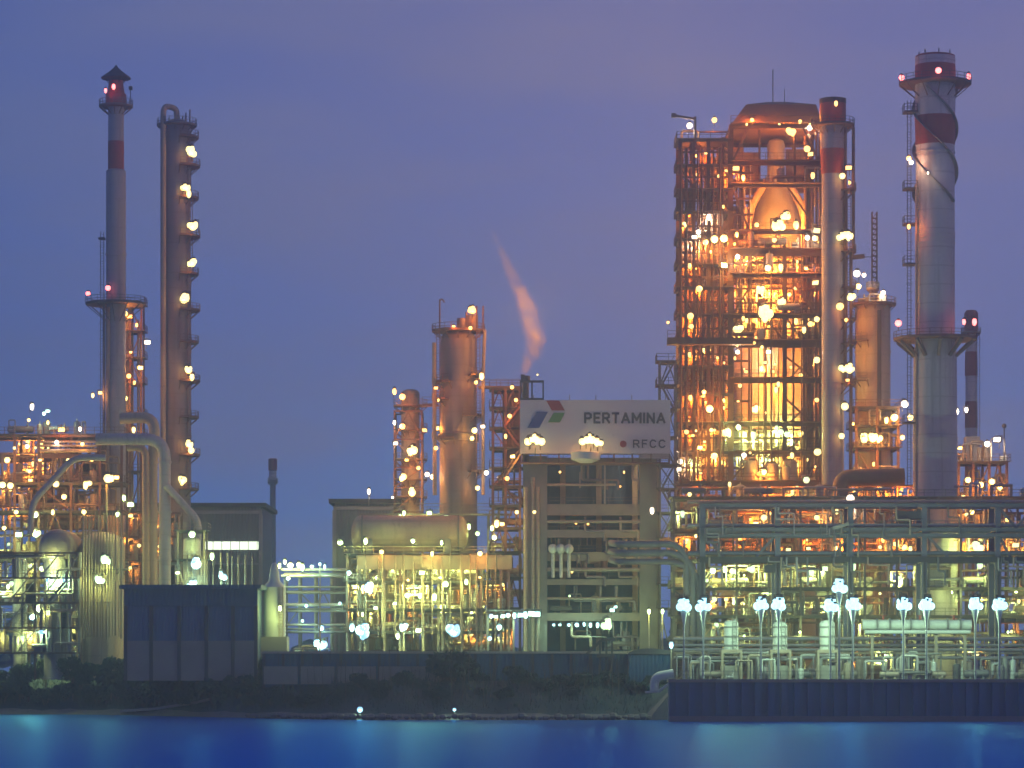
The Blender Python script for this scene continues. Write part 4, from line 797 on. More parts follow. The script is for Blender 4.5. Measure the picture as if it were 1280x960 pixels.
# wide projecting deck
b = MB(); z_ = Z(428, D); b.box(X(832, D), X(938, D), yA - 3.2, yA - .7, z_ - .9, z_ + .15); b.build('projecting_deck', 'frame_brown', T)
r_ = MB(); rail_line(r_, (X(832, D), yA - 3.1), (X(938, D), yA - 3.1), z_ + .15); r_.build('railing', 'frame_brown', T)
for px, q0, q1 in ((935, 318, 603), (956, 430, 603), (1003, 318, 603), (948, 165, 234), (992, 165, 234), (924, 206, 318), (1014, 206, 318)): MB().box(X(px, D) - .16, X(px, D) + .16, yA + .7, yA + 1.02, Z(q1, D), Z(q0, D)).build('column', 'frame_brown', T)
riser_bundle(T, 914, 1022, yA - .3, 318, 600, 12, 'frame_brown', .13, rg); riser_bundle(T, 850, 908, yA - .45, 182, 600, 9, 'frame_brown', .12, rg)
for i in range(44):
    px, py = (rg.uniform(852, 908), rg.uniform(190, 595)) if i % 2 else (rg.uniform(914, 1022), rg.uniform(300, 595)); lamp(T, X(px, D), yA - rg.uniform(.5, 1.2), Z(py, D), rg.choice(('na', 'na', 'yl')), rg.uniform(.45, .8), 1500, (0, 2.0, -.2))
# hipped roof
b = MB(); ex, ey = .8, 2.2
lo = [(X(913, D), yA - ey), (X(1024, D), yA - ey), (X(1024, D), yB + ey), (X(913, D), yB + ey)]; zl_, zm_, zh_ = Z(160, D), Z(134, D), Z(123, D)
md = [(X(931, D), yA + .5), (X(1018, D), yA + .5), (X(1018, D), yB - .5), (X(931, D), yB - .5)]; hi = [(X(962, D), yA + 6), (X(985, D), yA + 6), (X(985, D), yB - 6), (X(962, D), yB - 6)]
b.add([(x, y, zl_) for x, y in lo] + [(x, y, zm_) for x, y in md] + [(x, y, zh_) for x, y in hi], [(3, 2, 1, 0), (0, 1, 5, 4), (1, 2, 6, 5), (2, 3, 7, 6), (3, 0, 4, 7), (4, 5, 9, 8), (5, 6, 10, 9), (6, 7, 11, 10), (7, 4, 8, 11), (8, 9, 10, 11)])
b.build('roof', 'brown_sheet', T)
b = MB(); b.cyl((X(970, D), D + 6, zh_ - .1), (X(970, D), D + 6, Z(78, D)), .09, n=5); b.cyl((X(986, D), D + 8, zm_), (X(986, D), D + 8, Z(100, D)), .06, n=5); b.build('lightning_rod', 'dark_steel', T)
b = MB(); b.beam((X(838, D), yA, Z(148, D)), (X(868, D), yA, Z(153, D)), .35); b.box(X(838, D), X(844, D), yA - .4, yA + .4, Z(151, D), Z(146, D)); b.box(X(866, D), X(869, D), yA - .2, yA + .2, Z(178, D), Z(150, D)); b.build('hoist_arm', 'dark_steel', T)
for px in (930, 970, 1008): lamp(T, X(px, D), yA - 2.6, Z(163, D), 'yl', .5, 1500, (0, -2.5, .6))
riser_bundle(T, 847, 908, yA + 1.4, 180, 600, 8, 'rust_steel', .22, rg); riser_bundle(T, 912, 940, yA + 1.5, 200, 420, 5, 'brown_shell', .2, rg); riser_bundle(T, 1005, 1026, yA + .9, 165, 600, 5, 'rust_steel', .24, rg)
# clad shafts, ducts and small drums deeper in the frame
for p0, p1, q0, q1, dy, m_ in ((886, 908, 190, 420, 8.4, 'brown_sheet'), (851, 868, 260, 600, 8.4, 'brown_sheet'), (870, 884, 330, 520, 8.4, 'rust_steel'), (886, 906, 440, 600, 8.4, 'brown_sheet'), (914, 932, 250, 330, 12, 'brown_sheet'), (1006, 1024, 240, 420, 12, 'brown_sheet'), (914, 936, 170, 200, 14, 'brown_sheet'), (990, 1022, 172, 228, 14.2, 'brown_sheet'), (936, 957, 176, 230, 14.2, 'brown_sheet')):
    MB().box(X(p0, D), X(p1, D), yA + dy, yA + dy + .5, Z(q1, D), Z(q0, D)).build('casing', m_, T)
for px, q0, q1, r_, dy in ((876, 336, 392, 1.0, 4), (897, 400, 470, 1.15, 4.5), (858, 440, 500, .8, 3), (895, 305, 362, .95, 3), (859, 350, 420, .7, 3), (874, 540, 598, 1.2, 4), (899, 500, 560, .9, 3), (925, 355, 425, .9, 2), (1013, 350, 424, .8, 2), (938, 575, 602, 1.2, 0), (962, 578, 602, 1.1, 0), (985, 575, 602, 1.2, 0)):
    MB().lathe(X(px, D), yA + dy, vessel_prof(r_, Z(q1, D), Z(q0, D) - r_ * .5), 18).build('drum', rg.choice(['tan_shell', 'brown_shell', 'cladding']), T, True)
for pts, r_ in ((((915, 262), (935, 262), (935, 335), (955, 335)), .5), (((1022, 250), (1006, 262), (1004, 335)), .55), (((868, 215), (904, 215), (904, 262), (918, 262)), .4), (((895, 300), (930, 285), (930, 260)), .8), (((870, 480), (906, 480), (906, 540)), .5)):
    MB().tube([(X(p, D), yA + 2.6, Z(q, D)) for p, q in pts], r_, 10).build('duct', 'tan_shell', T, True)
for py in (193, 224, 254, 285, 318, 348, 379, 412, 444, 477, 512, 548, 585):
    b = MB(); b.box(X(850, D), X(908, D), yA - .18, yA + .18, Z(py, D) - .3, Z(py, D)); b.build('beam', 'frame_brown', T)
for py in (218, 250, 270, 330, 362, 380, 412, 452, 502, 548, 585):
    b = MB(); b.box(X(912, D), X(935 if py in (452, 502) else (940 if 200 < py < 300 else 1024), D), yA + .3, yA + .6, Z(py, D) - .32, Z(py, D)); b.build('beam', 'frame_brown', T)
for py, nn, h_ in ((603, 8, 4), (396, 7, 3.5), (346, 8, 4), (315, 8, 3.4), (428, 6, 4), (234, 4, 3)): clutter(T, X(914, D), X(1022, D), yA - 1.2, yA + 1.0, Z(py, D) + .12, h_, nn, rg, ('tan_shell', 'rust_steel', 'tan_steel'))
for py in (178, 210, 240, 268, 302, 334, 362, 396, 428, 460, 494, 530, 566): clutter(T, X(850, D), X(908, D), yA + .3, yA + 6, Z(py, D) + .1, 3.2, 2, rg, ('tan_shell', 'rust_steel', 'tan_steel'))
lamps(T, yA - 1.9, [(862, 157, 1.2, 'ww'), (893, 150, 1.1), (988, 165, 1.6, 'na'), (1012, 160, 1.1, 'ww'), (1009, 186, 1.3), (1014, 193, 1.2), (920, 211, 1.3), (929, 222, 1.1), (1016, 219, 1.2), (974, 281, 2.6, 'yl'), (981, 270, 1.8, 'yl'), (995, 281, 1.5), (886, 271, 1.2, 'ww'), (873, 290, 1.0, 'ww'), (868, 297, 1.1, 'ww'), (882, 303, 1.1), (893, 299, 1.5, 'yl'), (905, 298, 1.5, 'yl'), (921, 293, 1.0), (1020, 288, 1.5, 'yl'), (1019, 298, 1.1, 'yl'), (1009, 297, 1.0, 'ww'), (946, 281, .9), (922, 321, 1.0, 'ww'), (862, 332, 1.0), (960, 335, 1.3, 'yl'), (976, 334, 1.4, 'yl'), (904, 332, 1.5, 'yl'), (1007, 336, .9)], 'na', 4800, 2.2)
lamps(T, yA - 1.9, [(950, 363, 1.8, 'yl'), (977, 377, 1.6, 'yl'), (1020, 354, 1.3, 'yl'), (874, 361, 1.3), (955, 391, 2.9, 'yl'), (863, 395, 1.3), (864, 408, 1.0), (924, 411, 1.9, 'yl'), (929, 398, .9), (1005, 412, 1.2, 'yl'), (1013, 405, 1.1), (1021, 399, 1.1, 'yl'), (862, 443, 1.0), (922, 440, .9, 'ww'), (961, 440, 1.0, 'ww'), (955, 460, 2.0, 'yl', D + 2), (1021, 450, 1.3, 'yl'), (863, 497, 1.1), (880, 490, .9), (887, 511, 1.5, 'yl'), (973, 480, 1.0, 'yl'), (970, 487, 1.1, 'yl'), (925, 482, .8), (945, 512, 1.6, 'yl', D + 2), (958, 512, 1.4, 'yl', D + 2), (982, 511, 1.6, 'yl', D + 2), (909, 540, 1.9, 'mv'), (923, 534, 1.1, 'mv'), (942, 544, 1.5, 'mv'), (971, 535, 1.0, 'mv'), (976, 540, 1.2, 'mv'), (984, 543, 1.2, 'mv'), (930, 569, 1.0, 'ww'), (990, 569, 1.1, 'yl'), (1022, 565, 1.4, 'yl'), (893, 570, 1.3, 'yl'), (940, 150, .8), (1000, 152, .8), (850, 577, 1.1, 'ww'), (848, 587, 1.1, 'ww'), (1008, 600, 1.3, 'mv'), (1021, 500, .9), (858, 540, .9), (875, 560, .9, 'yl'), (955, 590, 1.1, 'yl'), (968, 300, .9)], 'na', 4800, 2.2)
# lamps deep inside that wash the vessels
lamps(T, D + 3, [(918, 305, .6), (1015, 310, .6), (925, 375, .6), (1010, 380, .6), (930, 420, .6), (900, 350, .6), (875, 320, .6), (875, 230, .6), (880, 385, .6), (872, 445, .6), (880, 480, .6), (870, 195, .6), (875, 550, .6), (860, 270, .6), (895, 300, .6)], 'na', 9500)
# reactor vessels hung in the frame
yV = D + 7.5
T = thing('reactor_vessel', 'pale cone shouldered vessel with slim neck hanging under the roof of the orange tower', 'reactor vessel', (X(970, D), yV, Z(300, D)))
uu = yV / F
MB().lathe(X(970, yV), yV, [(33 * uu, Z(318, D)), (33 * uu, Z(274, D)), (31 * uu, Z(266, D)), (13 * uu, Z(214, D)), (11 * uu, Z(209, D)), (11 * uu, Z(172, D)), (9 * uu, Z(166, D)), (3 * uu, Z(163, D))], 36).build('shell', 'steel', T, True)
b = MB()
for s_ in (-1, 1): b.tube([(X(970 + s_ * 14, yV), yV - 1, Z(222, D)), (X(970 + s_ * 32, yV), yV - 1, Z(250, D)), (X(970 + s_ * 38, yV), yV - 1, Z(300, D))], .7, 10)
b.build('riser_pipe', 'tan_shell', T, True)
T = thing('regenerator_vessel', 'huge wide tan vessel glowing yellow deep inside the orange tower', 'reactor vessel', (X(970, D), yV + .5, G))
MB().lathe(X(970, yV), yV + .5, [(50 * uu, G), (50 * uu, Z(562, D)), (54 * uu, Z(548, D)), (54 * uu, Z(440, D)), (46 * uu, Z(425, D)), (42 * uu, Z(345, D)), (38 * uu, Z(330, D)), (25 * uu, Z(321, D)), (5 * uu, Z(319, D))], 44).build('shell', 'tan_shell', T, True)
b = MB(); b.lathe(X(970, yV), yV + .5, [(54.6 * uu, Z(520, D)), (54.6 * uu, Z(517, D))], 44); b.lathe(X(970, yV), yV + .5, [(54.6 * uu, Z(466, D)), (54.6 * uu, Z(463, D))], 44); b.build('girth_band', 'steel', T, True)
# banded chimney in front of the tower
D = 488; u = D / F; cx = X(1041, D)
T = thing('chimney', 'banded chimney with black and red head standing against the orange tower', 'chimney', (cx, D, G))
b = MB(); b.lathe(cx, D, [(14 * u, G), (14 * u, Z(218, D)), (15.5 * u, Z(187, D)), (15.5 * u, Z(158, D)), (15.5 * u, Z(135, D))], 32)
for py in (272, 280, 478, 485): b.lathe(cx, D, [(14 * u, Z(py + 1, D)), (14.9 * u, Z(py + 1, D)), (14.9 * u, Z(py - 1, D)), (14 * u, Z(py - 1, D))], 32)
b.build('shaft', 'stack_grey', T, True)
MB().lathe(cx, D, [(14 * u + .06, Z(218, D)), (15.5 * u + .06, Z(187, D))], 32).build('red_band', 'red_paint', T, True)
MB().lathe(cx, D, [(15.5 * u + .06, Z(154, D)), (16.5 * u, Z(148, D)), (16.5 * u, Z(126, D)), (14 * u, Z(124, D))], 32).build('stack_head', 'red_paint', T, True)
MB().lathe(cx, D, [(16.7 * u, Z(130, D)), (16.9 * u, Z(124, D)), (13 * u, Z(123, D))], 32).build('soot_rim', 'soot', T, True)
ring_platform(T, cx, D, Z(157, D), 15.5 * u, 27 * u, mt='rust_steel', rail='dark_steel')
for py in (238, 315, 360, 400, 430, 480): ring_platform(T, cx, D, Z(py, D), 14 * u, 29 * u, -50, 60, mt='rust_steel', rail='rust_steel')
for px, p0, p1 in ((1056, 160, 315), (1066, 160, 315), (1063, 315, 600), (1056, 315, 480)): MB().cyl((X(px, D), D - .8, Z(p1, D)), (X(px, D), D - .8, Z(p0, D)), .26, n=8).build('riser_pipe', 'rust_steel', T, True)
ladder(T, X(1060, D), D - 1.6, Z(400, D), Z(238, D), 'rust_steel')
lamps(T, D - 2.2, [(1045, 129, 1.0, 'na', D - 3.6), (1061, 210, 1.2), (1053, 220, 1.2, 'yl'), (1062, 228, .8), (1052, 295, 1.9, 'yl'), (1060, 294, 2.0, 'yl'), (1071, 342, 1.4, 'ww'), (1050, 383, 1.5), (1064, 372, 1.6, 'yl'), (1052, 460, 1.6, 'yl'), (1062, 460, 1.8, 'yl'), (1056, 508, 1.5, 'yl'), (1052, 545, 1.2, 'yl'), (1060, 475, .8), (1058, 400, .8)], 'na', 230)
# tan vessel to the right of the banded chimney
D = 508; u = D / F
T = thing('process_column', 'stout tan column with top landing next to the thin lattice mast', 'process column', (X(1091, D), D, G))
MB().lathe(X(1091, D), D, vessel_prof(22 * u, G, Z(386, D), [Z(440, D)]), 34).build('shell', 'tan_shell', T, True)
ring_platform(T, X(1091, D), D, Z(381, D), 16 * u, 29 * u, mt='rust_steel', rail='rust_steel'); ring_platform(T, X(1091, D), D, Z(352, D) - 1.2, 2 * u, 8 * u, mt='rust_steel')
for py in (427, 476): ring_platform(T, X(1091, D), D, Z(py, D), 22 * u, 31 * u, -200, -110, mt='rust_steel')
MB().box(X(1094, D), X(1099, D), D - 23 * u, D - 22.1 * u + .2, G, Z(390, D)).build('downcomer', 'dark_steel', T)
clutter(T, X(1072, D), X(1108, D), D - 2, D + 1, Z(381, D), 3, 6, rg)
frame(T, [X(p, D) for p in (1066, 1092, 1118)], [D - 5, D + 4], [Z(p, D) for p in (640, 605, 562, 535, 512)], 'rust_steel', .4, .35, brace=.4, rng=rg)
for py, nn in ((605, 8), (562, 8), (535, 6), (640, 8)): clutter(T, X(1064, D), X(1118, D), D - 4.6, D - 2.6, Z(py, D) + .1, 3, nn, rg)
lamps(T, D - 5.8, [(1080, 344, .9, 'ww', D - 2), (1073, 358, 1.2, 'yl', D - 2), (1104, 366, 1.0, 'ww', D - 2), (1080, 547, 1.8, 'yl'), (1091, 548, 2.0, 'yl'), (1100, 548, 1.6, 'yl'), (1131, 505, 1.5, 'ww'), (1138, 522, 1.2, 'yl'), (1118, 522, 1.5, 'yl'), (1108, 525, 1.2, 'yl'), (1092, 580, .8), (1075, 600, .8, 'yl'), (1110, 590, .8, 'yl'), (1065, 530, .9, 'yl'), (1128, 547, 1.0, 'yl')], 'na', 1200)
# thin lattice mast
D = 511
T = thing('lattice_mast', 'thin dark lattice mast rising above the stout tan column', 'mast', (X(1097, D), D + 4.5, G))
x0, x1, y0 = X(1094, D), X(1100, D), D + 4.1
for x_ in (x0, x1):
    for y_ in (y0, y0 + .8): MB().box(x_ - .09, x_ + .09, y_ - .09, y_ + .09, G, Z(260, D)).build('leg', 'dark_steel', T)
b = MB()
for i in range(int((Z(260, D) - Z(390, D)) / .9)):
    z_ = Z(390, D) + i * .9
    for y_ in (y0, y0 + .8): b.beam((x0, y_, z_), (x1, y_, z_), .16); b.beam((x0, y_, z_), (x1, y_, z_ + .9), .08)
b.build('lacing', 'dark_steel', T)
b = MB(); b.beam((X(1068, D), y0, Z(318, D)), (X(1084, D), y0, Z(316, D)), .7); b.beam((X(1084, D), y0, Z(317, D)), (x0, y0, Z(317, D)), .1); b.build('cross_arm', 'dark_steel', T)
# main stack
D = 478; u = D / F; cx = X(1169, D)
T = thing('main_stack', 'tallest thick white stack with red head, red band and spiral fins', 'chimney', (cx, D, G))
rt, rm, rb = 25 * u, 24 * u, 27.5 * u
b = MB(); b.lathe(cx, D, [(28 * u, G), (27.5 * u, Z(560, D)), (26.8 * u, Z(445, D)), (24.5 * u, Z(425, D)), (24 * u, Z(180, D)), (25 * u, Z(145, D)), (25 * u, Z(108, D)), (25 * u, Z(72, D))], 44)
for py in (191, 197, 293, 298, 304, 548, 553, 559): b.lathe(cx, D, [(24 * u, Z(py + .9, D)), ((25 if py < 500 else 28.4) * u, Z(py + .9, D)), ((25 if py < 500 else 28.4) * u, Z(py - .9, D)), (24 * u, Z(py - .9, D))], 44)
b.build('shaft', 'stack_white', T, True)
MB().lathe(cx, D, [(24.05 * u + .05, Z(182, D)), (25 * u + .06, Z(146, D))], 44).build('red_band', 'red_paint', T, True)
MB().lathe(cx, D, [(25 * u + .06, Z(106, D)), (25.4 * u, Z(90, D)), (24.4 * u, Z(70, D)), (22 * u, Z(69, D))], 44).build('stack_head', 'red_paint', T, True)
b = MB()
for i in range(7): a = i * .9 + .3; b.cyl((cx + 20 * u * math.cos(a), D + 20 * u * math.sin(a), Z(72, D)), (cx + 20 * u * math.cos(a), D + 20 * u * math.sin(a), Z(64, D)), .1, n=5)
b.build('lightning_rod', 'dark_steel', T)
for ph in (0, 2 * math.pi / 3, 4 * math.pi / 3):
    b = MB(); k_ = 70; vs = []
    for i in range(k_ + 1):
        t_ = i / k_; z_ = Z(112, D) + (Z(255, D) - Z(112, D)) * t_; a = ph + t_ * 5.6; r0 = 24 * u; r1 = r0 + .6
        for r_ in (r0, r1):
            for dz in (0, .16): vs.append((cx + r_ * math.cos(a), D + r_ * math.sin(a), z_ + dz))
    fs = []
    for i in range(k_):
        o_ = i * 4; fs += [(o_, o_ + 4, o_ + 6, o_ + 2), (o_ + 1, o_ + 3, o_ + 7, o_ + 5), (o_ + 2, o_ + 6, o_ + 7, o_ + 3)]
    b.add(vs, fs).build('spiral_fin', 'steel', T)
ring_platform(T, cx, D, Z(105, D), 25 * u, 45 * u, mt='rust_steel', rail='dark_steel'); ring_platform(T, cx, D, Z(424, D), 24.5 * u, 52 * u, mt='rust_steel', rail='rust_steel')
b = MB()
for i in range(10): a = R(i * 36 + 18); b.beam((cx + 26 * u * math.cos(a), D + 26 * u * math.sin(a), Z(446, D)), (cx + 48 * u * math.cos(a), D + 48 * u * math.sin(a), Z(427, D)), .45)
b.build('bracket', 'steel', T)
xl = X(1136, D)
for p0, p1 in ((612, 424), (424, 330), (330, 236), (236, 134)): ladder(T, xl, D - .4, Z(p0, D), Z(p1, D) + 1, 'dark_steel')
for py in (330, 280, 236, 140, 528): b = MB(); b.box(X(1129, D), X(1146, D), D - 1.6, D + 1, Z(py, D) - .25, Z(py, D)); rail_line(b, (X(1129, D), D - 1.5), (X(1145, D), D - 1.5), Z(py, D), .9); rail_line(b, (X(1129, D), D - 1.5), (X(1129, D), D + 1), Z(py, D), .9); b.build('rest_platform', 'dark_steel', T)
MB().cyl((X(1144, D), D - 1.5, Z(236, D)), (X(1144, D), D - 1.5, G), .2, n=8).build('riser_pipe', 'tan_shell', T, True)
lamps(T, D - 4.2, [(1127, 97, 1.1, 'rd', D - 1), (1211, 95, 1.1, 'rd', D - 1), (1173, 88, 1.2, 'rd', D - 6), (1136, 198, 1.0, 'na', D - 2), (1139, 203, .9, 'ww', D - 2), (1136, 283, .9, 'na', D - 2), (1160, 216, .5, 'ww')], 'rd', 900)
lamps(T, D - 1, [(1123, 404, 1.3, 'rd'), (1205, 402, 1.0, 'rd', D - 4), (1218, 402, 1.3, 'rd')], 'rd', 900)
# banded far chimney
D = 640; u = D / F
T = thing('chimney', 'small far chimney with red and white bands half hidden behind the thick white stack', 'chimney', (X(1214, D), D, G))
MB().lathe(X(1214, D), D, [(8.5 * u, G), (7 * u, Z(420, D)), (7 * u, Z(392, D))], 22).build('shaft', 'stack_white', T, True)
for p0, p1 in ((470, 440), (535, 502), (600, 570)): MB().lathe(X(1214, D), D, [(8.1 * u, Z(p0, D)), (7.7 * u, Z(p1, D))], 22).build('red_band', 'red_paint', T, True)
MB().lathe(X(1214, D), D, [(7.6 * u, Z(415, D)), (8.8 * u, Z(412, D)), (8.8 * u, Z(392, D)), (6 * u, Z(388, D))], 22).build('stack_head', 'red_paint', T, True)
ring_platform(T, X(1214, D), D, Z(416, D), 7 * u, 12 * u, mt='rust_steel'); ladder(T, X(1222, D), D - 1, Z(640, D), Z(416, D), 'steel')
# far right process frame
D = 500; u = D / F
T = thing('process_structure', 'yellow lit frame with railed roof deck to the right of the thick stack', 'process structure', (X(1230, D), D, G))
frame(T, [X(p, D) for p in (1196, 1214, 1234, 1256)], [D - 2, D + 5], [Z(p, D) for p in (650, 628, 578)], 'rust_steel', .4, .35, brace=.3, rng=rg)
clutter(T, X(1198, D), X(1254, D), D - 1.6, D + 3, Z(628, D) + .1, 5.8, 16, rg, ('tan_steel', 'tan_shell')); clutter(T, X(1198, D), X(1254, D), D - 1.6, D + 3, Z(578, D) + .1, 4, 8, rg)
clutter(T, X(1198, D), X(1254, D), D - 1.6, D + 3, Z(650, D) + .1, 2.6, 8, rg)
MB().cyl((X(1254, D), D - 1, Z(578, D)), (X(1254, D), D - 1, Z(534, D)), .1, n=6).build('mast', 'dark_steel', T); MB().ball((X(1254, D), D - 1, Z(533, D)), .4).build('wind_gauge', 'dark_steel', T)
lamps(T, D - 2.8, [(1196, 514, 1.1, 'ww'), (1208, 512, 1.0, 'ww'), (1234, 555, 1.2, 'ww'), (1247, 550, 1.4, 'ww'), (1200, 560, .9, 'yl'), (1210, 600, 1.2, 'yl'), (1226, 606, 1.2, 'yl'), (1240, 602, 1.2, 'yl'), (1250, 610, 1.0, 'yl'), (1204, 622, 1.0, 'yl'), (1228, 652, 1.0, 'yl')], 'yl', 1300)
MB().box(X(1209, D), X(1226, D), D + 1, D + 4, Z(578, D) + .103, Z(545, D)).build('equipment_box', 'blue_steel', T)
# elbow duct and fans
D = 482; u = D / F
q = MB().tube([(X(1052, D), D, Z(622, D)), (X(1052, D), D, Z(598, D)), (X(1130, D), D, Z(596, D))], 11 * u, 18, fil=18 * u)
tag(q.build('elbow_duct', 'rust_steel', None, True, origin=(X(1052, D), D, Z(622, D))), 'fat dark elbow duct at the foot of the banded chimney', 'duct')
# mid frame behind the pipe bridge
D = 474
T = thing('process_structure', 'long two-deck frame crowded with pipes behind the blue pipe bridge', 'process structure', (X(1040, D), D, G))
frame(T, [X(p, D) for p in (842, 880, 920, 960, 1000, 1040, 1080, 1120, 1160, 1200, 1240, 1280, 1320)], [D - 1, D + 6], [Z(p, D) for p in (805, 770, 735, 700, 662, 622)], 'steel', .35, .35, brace=.12, rng=rg)
for py, h_, nn in ((805, 4, 26), (770, 4, 28), (735, 4, 28), (700, 4.2, 28), (662, 4.4, 28), (622, 2.4, 18)): clutter(T, X(840, D), X(1315, D), D - .8, D + 4, Z(py, D) + .1, h_, nn, rg, ('cladding', 'tan_steel', 'tan_shell', 'steel', 'tank_white'))
lamps(T, D - 2, [(853, 642, 1.2, 'mv'), (862, 618, .8, 'yl'), (912, 605, .9, 'yl'), (955, 647, 1.2, 'yl'), (945, 655, 1.0, 'yl'), (1021, 647, 1.0, 'yl'), (1063, 623, 1.5, 'ww'), (1046, 639, .9, 'yl'), (1221, 684, 2.0, 'mv'), (1225, 707, 1.2, 'mv'), (1270, 682, 1.3, 'yl'), (875, 707, .9, 'mv'), (891, 713, 1.2, 'mv'), (906, 711, 1.2, 'mv'), (916, 714, 1.2, 'mv'), (940, 712, 1.6, 'mv'), (1014, 716, 1.2, 'mv'), (1030, 711, 1.4, 'mv'), (1067, 708, 1.3, 'mv'), (985, 687, .9, 'yl'), (1010, 686, .9, 'yl'), (1045, 685, .9, 'yl'), (1130, 684, 1.1, 'yl'), (1138, 686, 1.0, 'yl'), (1260, 650, .9, 'yl'), (1215, 640, .9, 'yl'), (900, 690, .7, 'yl'), (1100, 684, .7, 'yl'), (870, 670, .7, 'yl')], 'yl', 1800, 1.2)
lamps(T, D - 2, [(870, 790, .5, 'mv'), (930, 795, .5, 'mv'), (1000, 790, .5, 'mv'), (1090, 795, .5, 'mv'), (1150, 790, .5, 'mv'), (1200, 800, .5, 'mv'), (1260, 790, .5, 'mv'), (890, 752, .5, 'yl'), (960, 742, .5, 'mv'), (1100, 742, .5, 'yl'), (1190, 740, .5, 'mv'), (1270, 740, .5, 'mv')], 'mv', 3600, 1.0)
dense('pipe_module', 'brown and orange jumble of ducts showing through the top of the blue bridge', 'pipe module', 846, 1150, 606, 700, 486, 150, rg, ('brown_shell', 'brown_sheet', 'tan_shell', 'rust_steel', 'tan_steel'), lm=(('na', 16, 1900, 1.2), ('yl', 10, 1700, 1.2)), depth=4)
dense('pipe_module', 'greenish jumble of drums and pipes in the shade below the blue bridge', 'pipe module', 842, 1300, 712, 842, 478, 150, rg, ('tan_shell', 'tan_steel', 'cladding', 'steel', 'blue_steel'), lm=(('mv', 18, 1500, 1.2), ('yl', 8, 1300, 1.2)), depth=4)
dense('pipe_module', 'tan jumble of pipework behind the bridge to the right of the thick stack', 'pipe module', 1160, 1310, 640, 700, 486, 60, rg, lm=(('yl', 8, 1500, 1.2),), depth=4)
# blue pipe bridge
D = 455; u = D / F
T = thing('pipe_bridge', 'long blue grey pipe bridge on tall posts crossing in front of the towers', 'pipe bridge', (X(1080, D), D, G))
PX = [878, 972, 1063, 1155, 1247, 1339, 1431]
for px in PX:
    for y_ in (D, D + 6): MB().box(X(px, D) - .42, X(px, D) + .42, y_ - .42, y_ + .42, G, Z(630 if px < 1000 else 632, D)).build('post', 'blue_steel', T)
for p0, p1 in ((631, 634), (661, 664), (668, 671), (697, 703)):
    for y_ in (D, D + 6): b = MB(); b.box(X(874 if p0 > 640 else 874, D), X(1440, D), y_ - .75, y_ - .52, Z(p1, D), Z(p0, D)); b.box(X(874, D), X(1440, D), y_ - .95, y_ - .53, Z(p0, D) + .003, Z(p0, D) + .12); b.build('girder', 'blue_steel' if p0 < 690 else 'dark_steel', T)
    for px in PX: MB().box(X(px, D) - .3, X(px, D) + .3, D + .51, D + 5.49, Z(p1, D), Z(p0, D) - .05).build('cross_beam', 'blue_steel', T)
for z_, n_ in ((660, 7), (695, 7), (630, 3)):
    for i in range(n_):
        r_ = rg.uniform(.16, .34); y_ = D + .2 + i * .8; MB().cyl((X(860, D), y_, Z(z_, D) + r_ + .1), (X(1450, D), y_, Z(z_, D) + r_ + .1), r_, n=10).build('pipe', rg.choice(['cladding', 'steel', 'blue_steel', 'tan_shell']), T, True)
b = MB()
for px in PX: b.cyl((X(px, D), D - .6, G), (X(px, D), D - .6, Z(696, D)), .18, n=8)
b.build('drain_pipe', 'dark_steel', T)
for (a, p, c, q_) in ((1250, 636, 1270, 660), (1290, 636, 1270, 660), (1250, 671, 1262, 696), (1339, 671, 1300, 696), (883, 671, 905, 696), (968, 671, 945, 696), (1160, 671, 1185, 696), (1062, 671, 1040, 696)): MB().beam((X(a, D), D, Z(p, D)), (X(c, D), D, Z(q_, D)), .35).build('brace', 'blue_steel', T)
r_ = MB(); rail_line(r_, (X(874, D), D - .9), (X(1440, D), D - .9), Z(661, D) + .12, 3); rail_line(r_, (X(985, D), D - .9), (X(1440, D), D - .9), Z(631, D) + .12, 3); r_.build('railing', 'blue_steel', T)
MB().box(X(1121, D), X(1152, D), D - .4, D + 2, Z(649, D), Z(639, D)).build('junction_box', 'dark_steel', T); MB().box(X(955, D), X(970, D), D - .4, D + 1, Z(716, D), Z(706, D)).build('junction_box', 'dark_steel', T)
MB().beam((X(1040, D), D - 1.1, Z(661, D)), (X(1060, D), D - 1.1, Z(655, D)), .5).build('cable_tray', 'pale_concrete', T)
for a, c in zip(PX, PX[1:]):
    for p0, p1, k_ in ((634, 661, 2), (671, 697, 3)):
        for i in range(k_ * 2):
            f0, f1 = a + (c - a) * i / (k_ * 2), a + (c - a) * (i + 1) / (k_ * 2)
            if rg.random() < .42: MB().beam((X(f0, D), D + 6, Z(p0 if i % 2 else p1, D)), (X(f1, D), D + 6, Z(p1 if i % 2 else p0, D)), .16).build('lacing', 'blue_steel', T)
for i in range(40):
    px = rg.uniform(880, 1290); r_ = rg.uniform(.07, .18); q = rg.choice((634, 661, 697)); h1 = rg.uniform(5, 18); w1 = rg.uniform(5, 26); y_ = D - rg.uniform(.9, 1.3)
    MB().tube([(X(px, D), y_, Z(q, D)), (X(px, D), y_, Z(q + h1, D)), (X(px + w1, D), y_, Z(q + h1, D)), (X(px + w1, D), y_, Z(q + 35, D))], r_, 8, fil=r_ * 2).build('drop_pipe', rg.choice(['steel', 'cladding', 'tan_shell']), T, True)
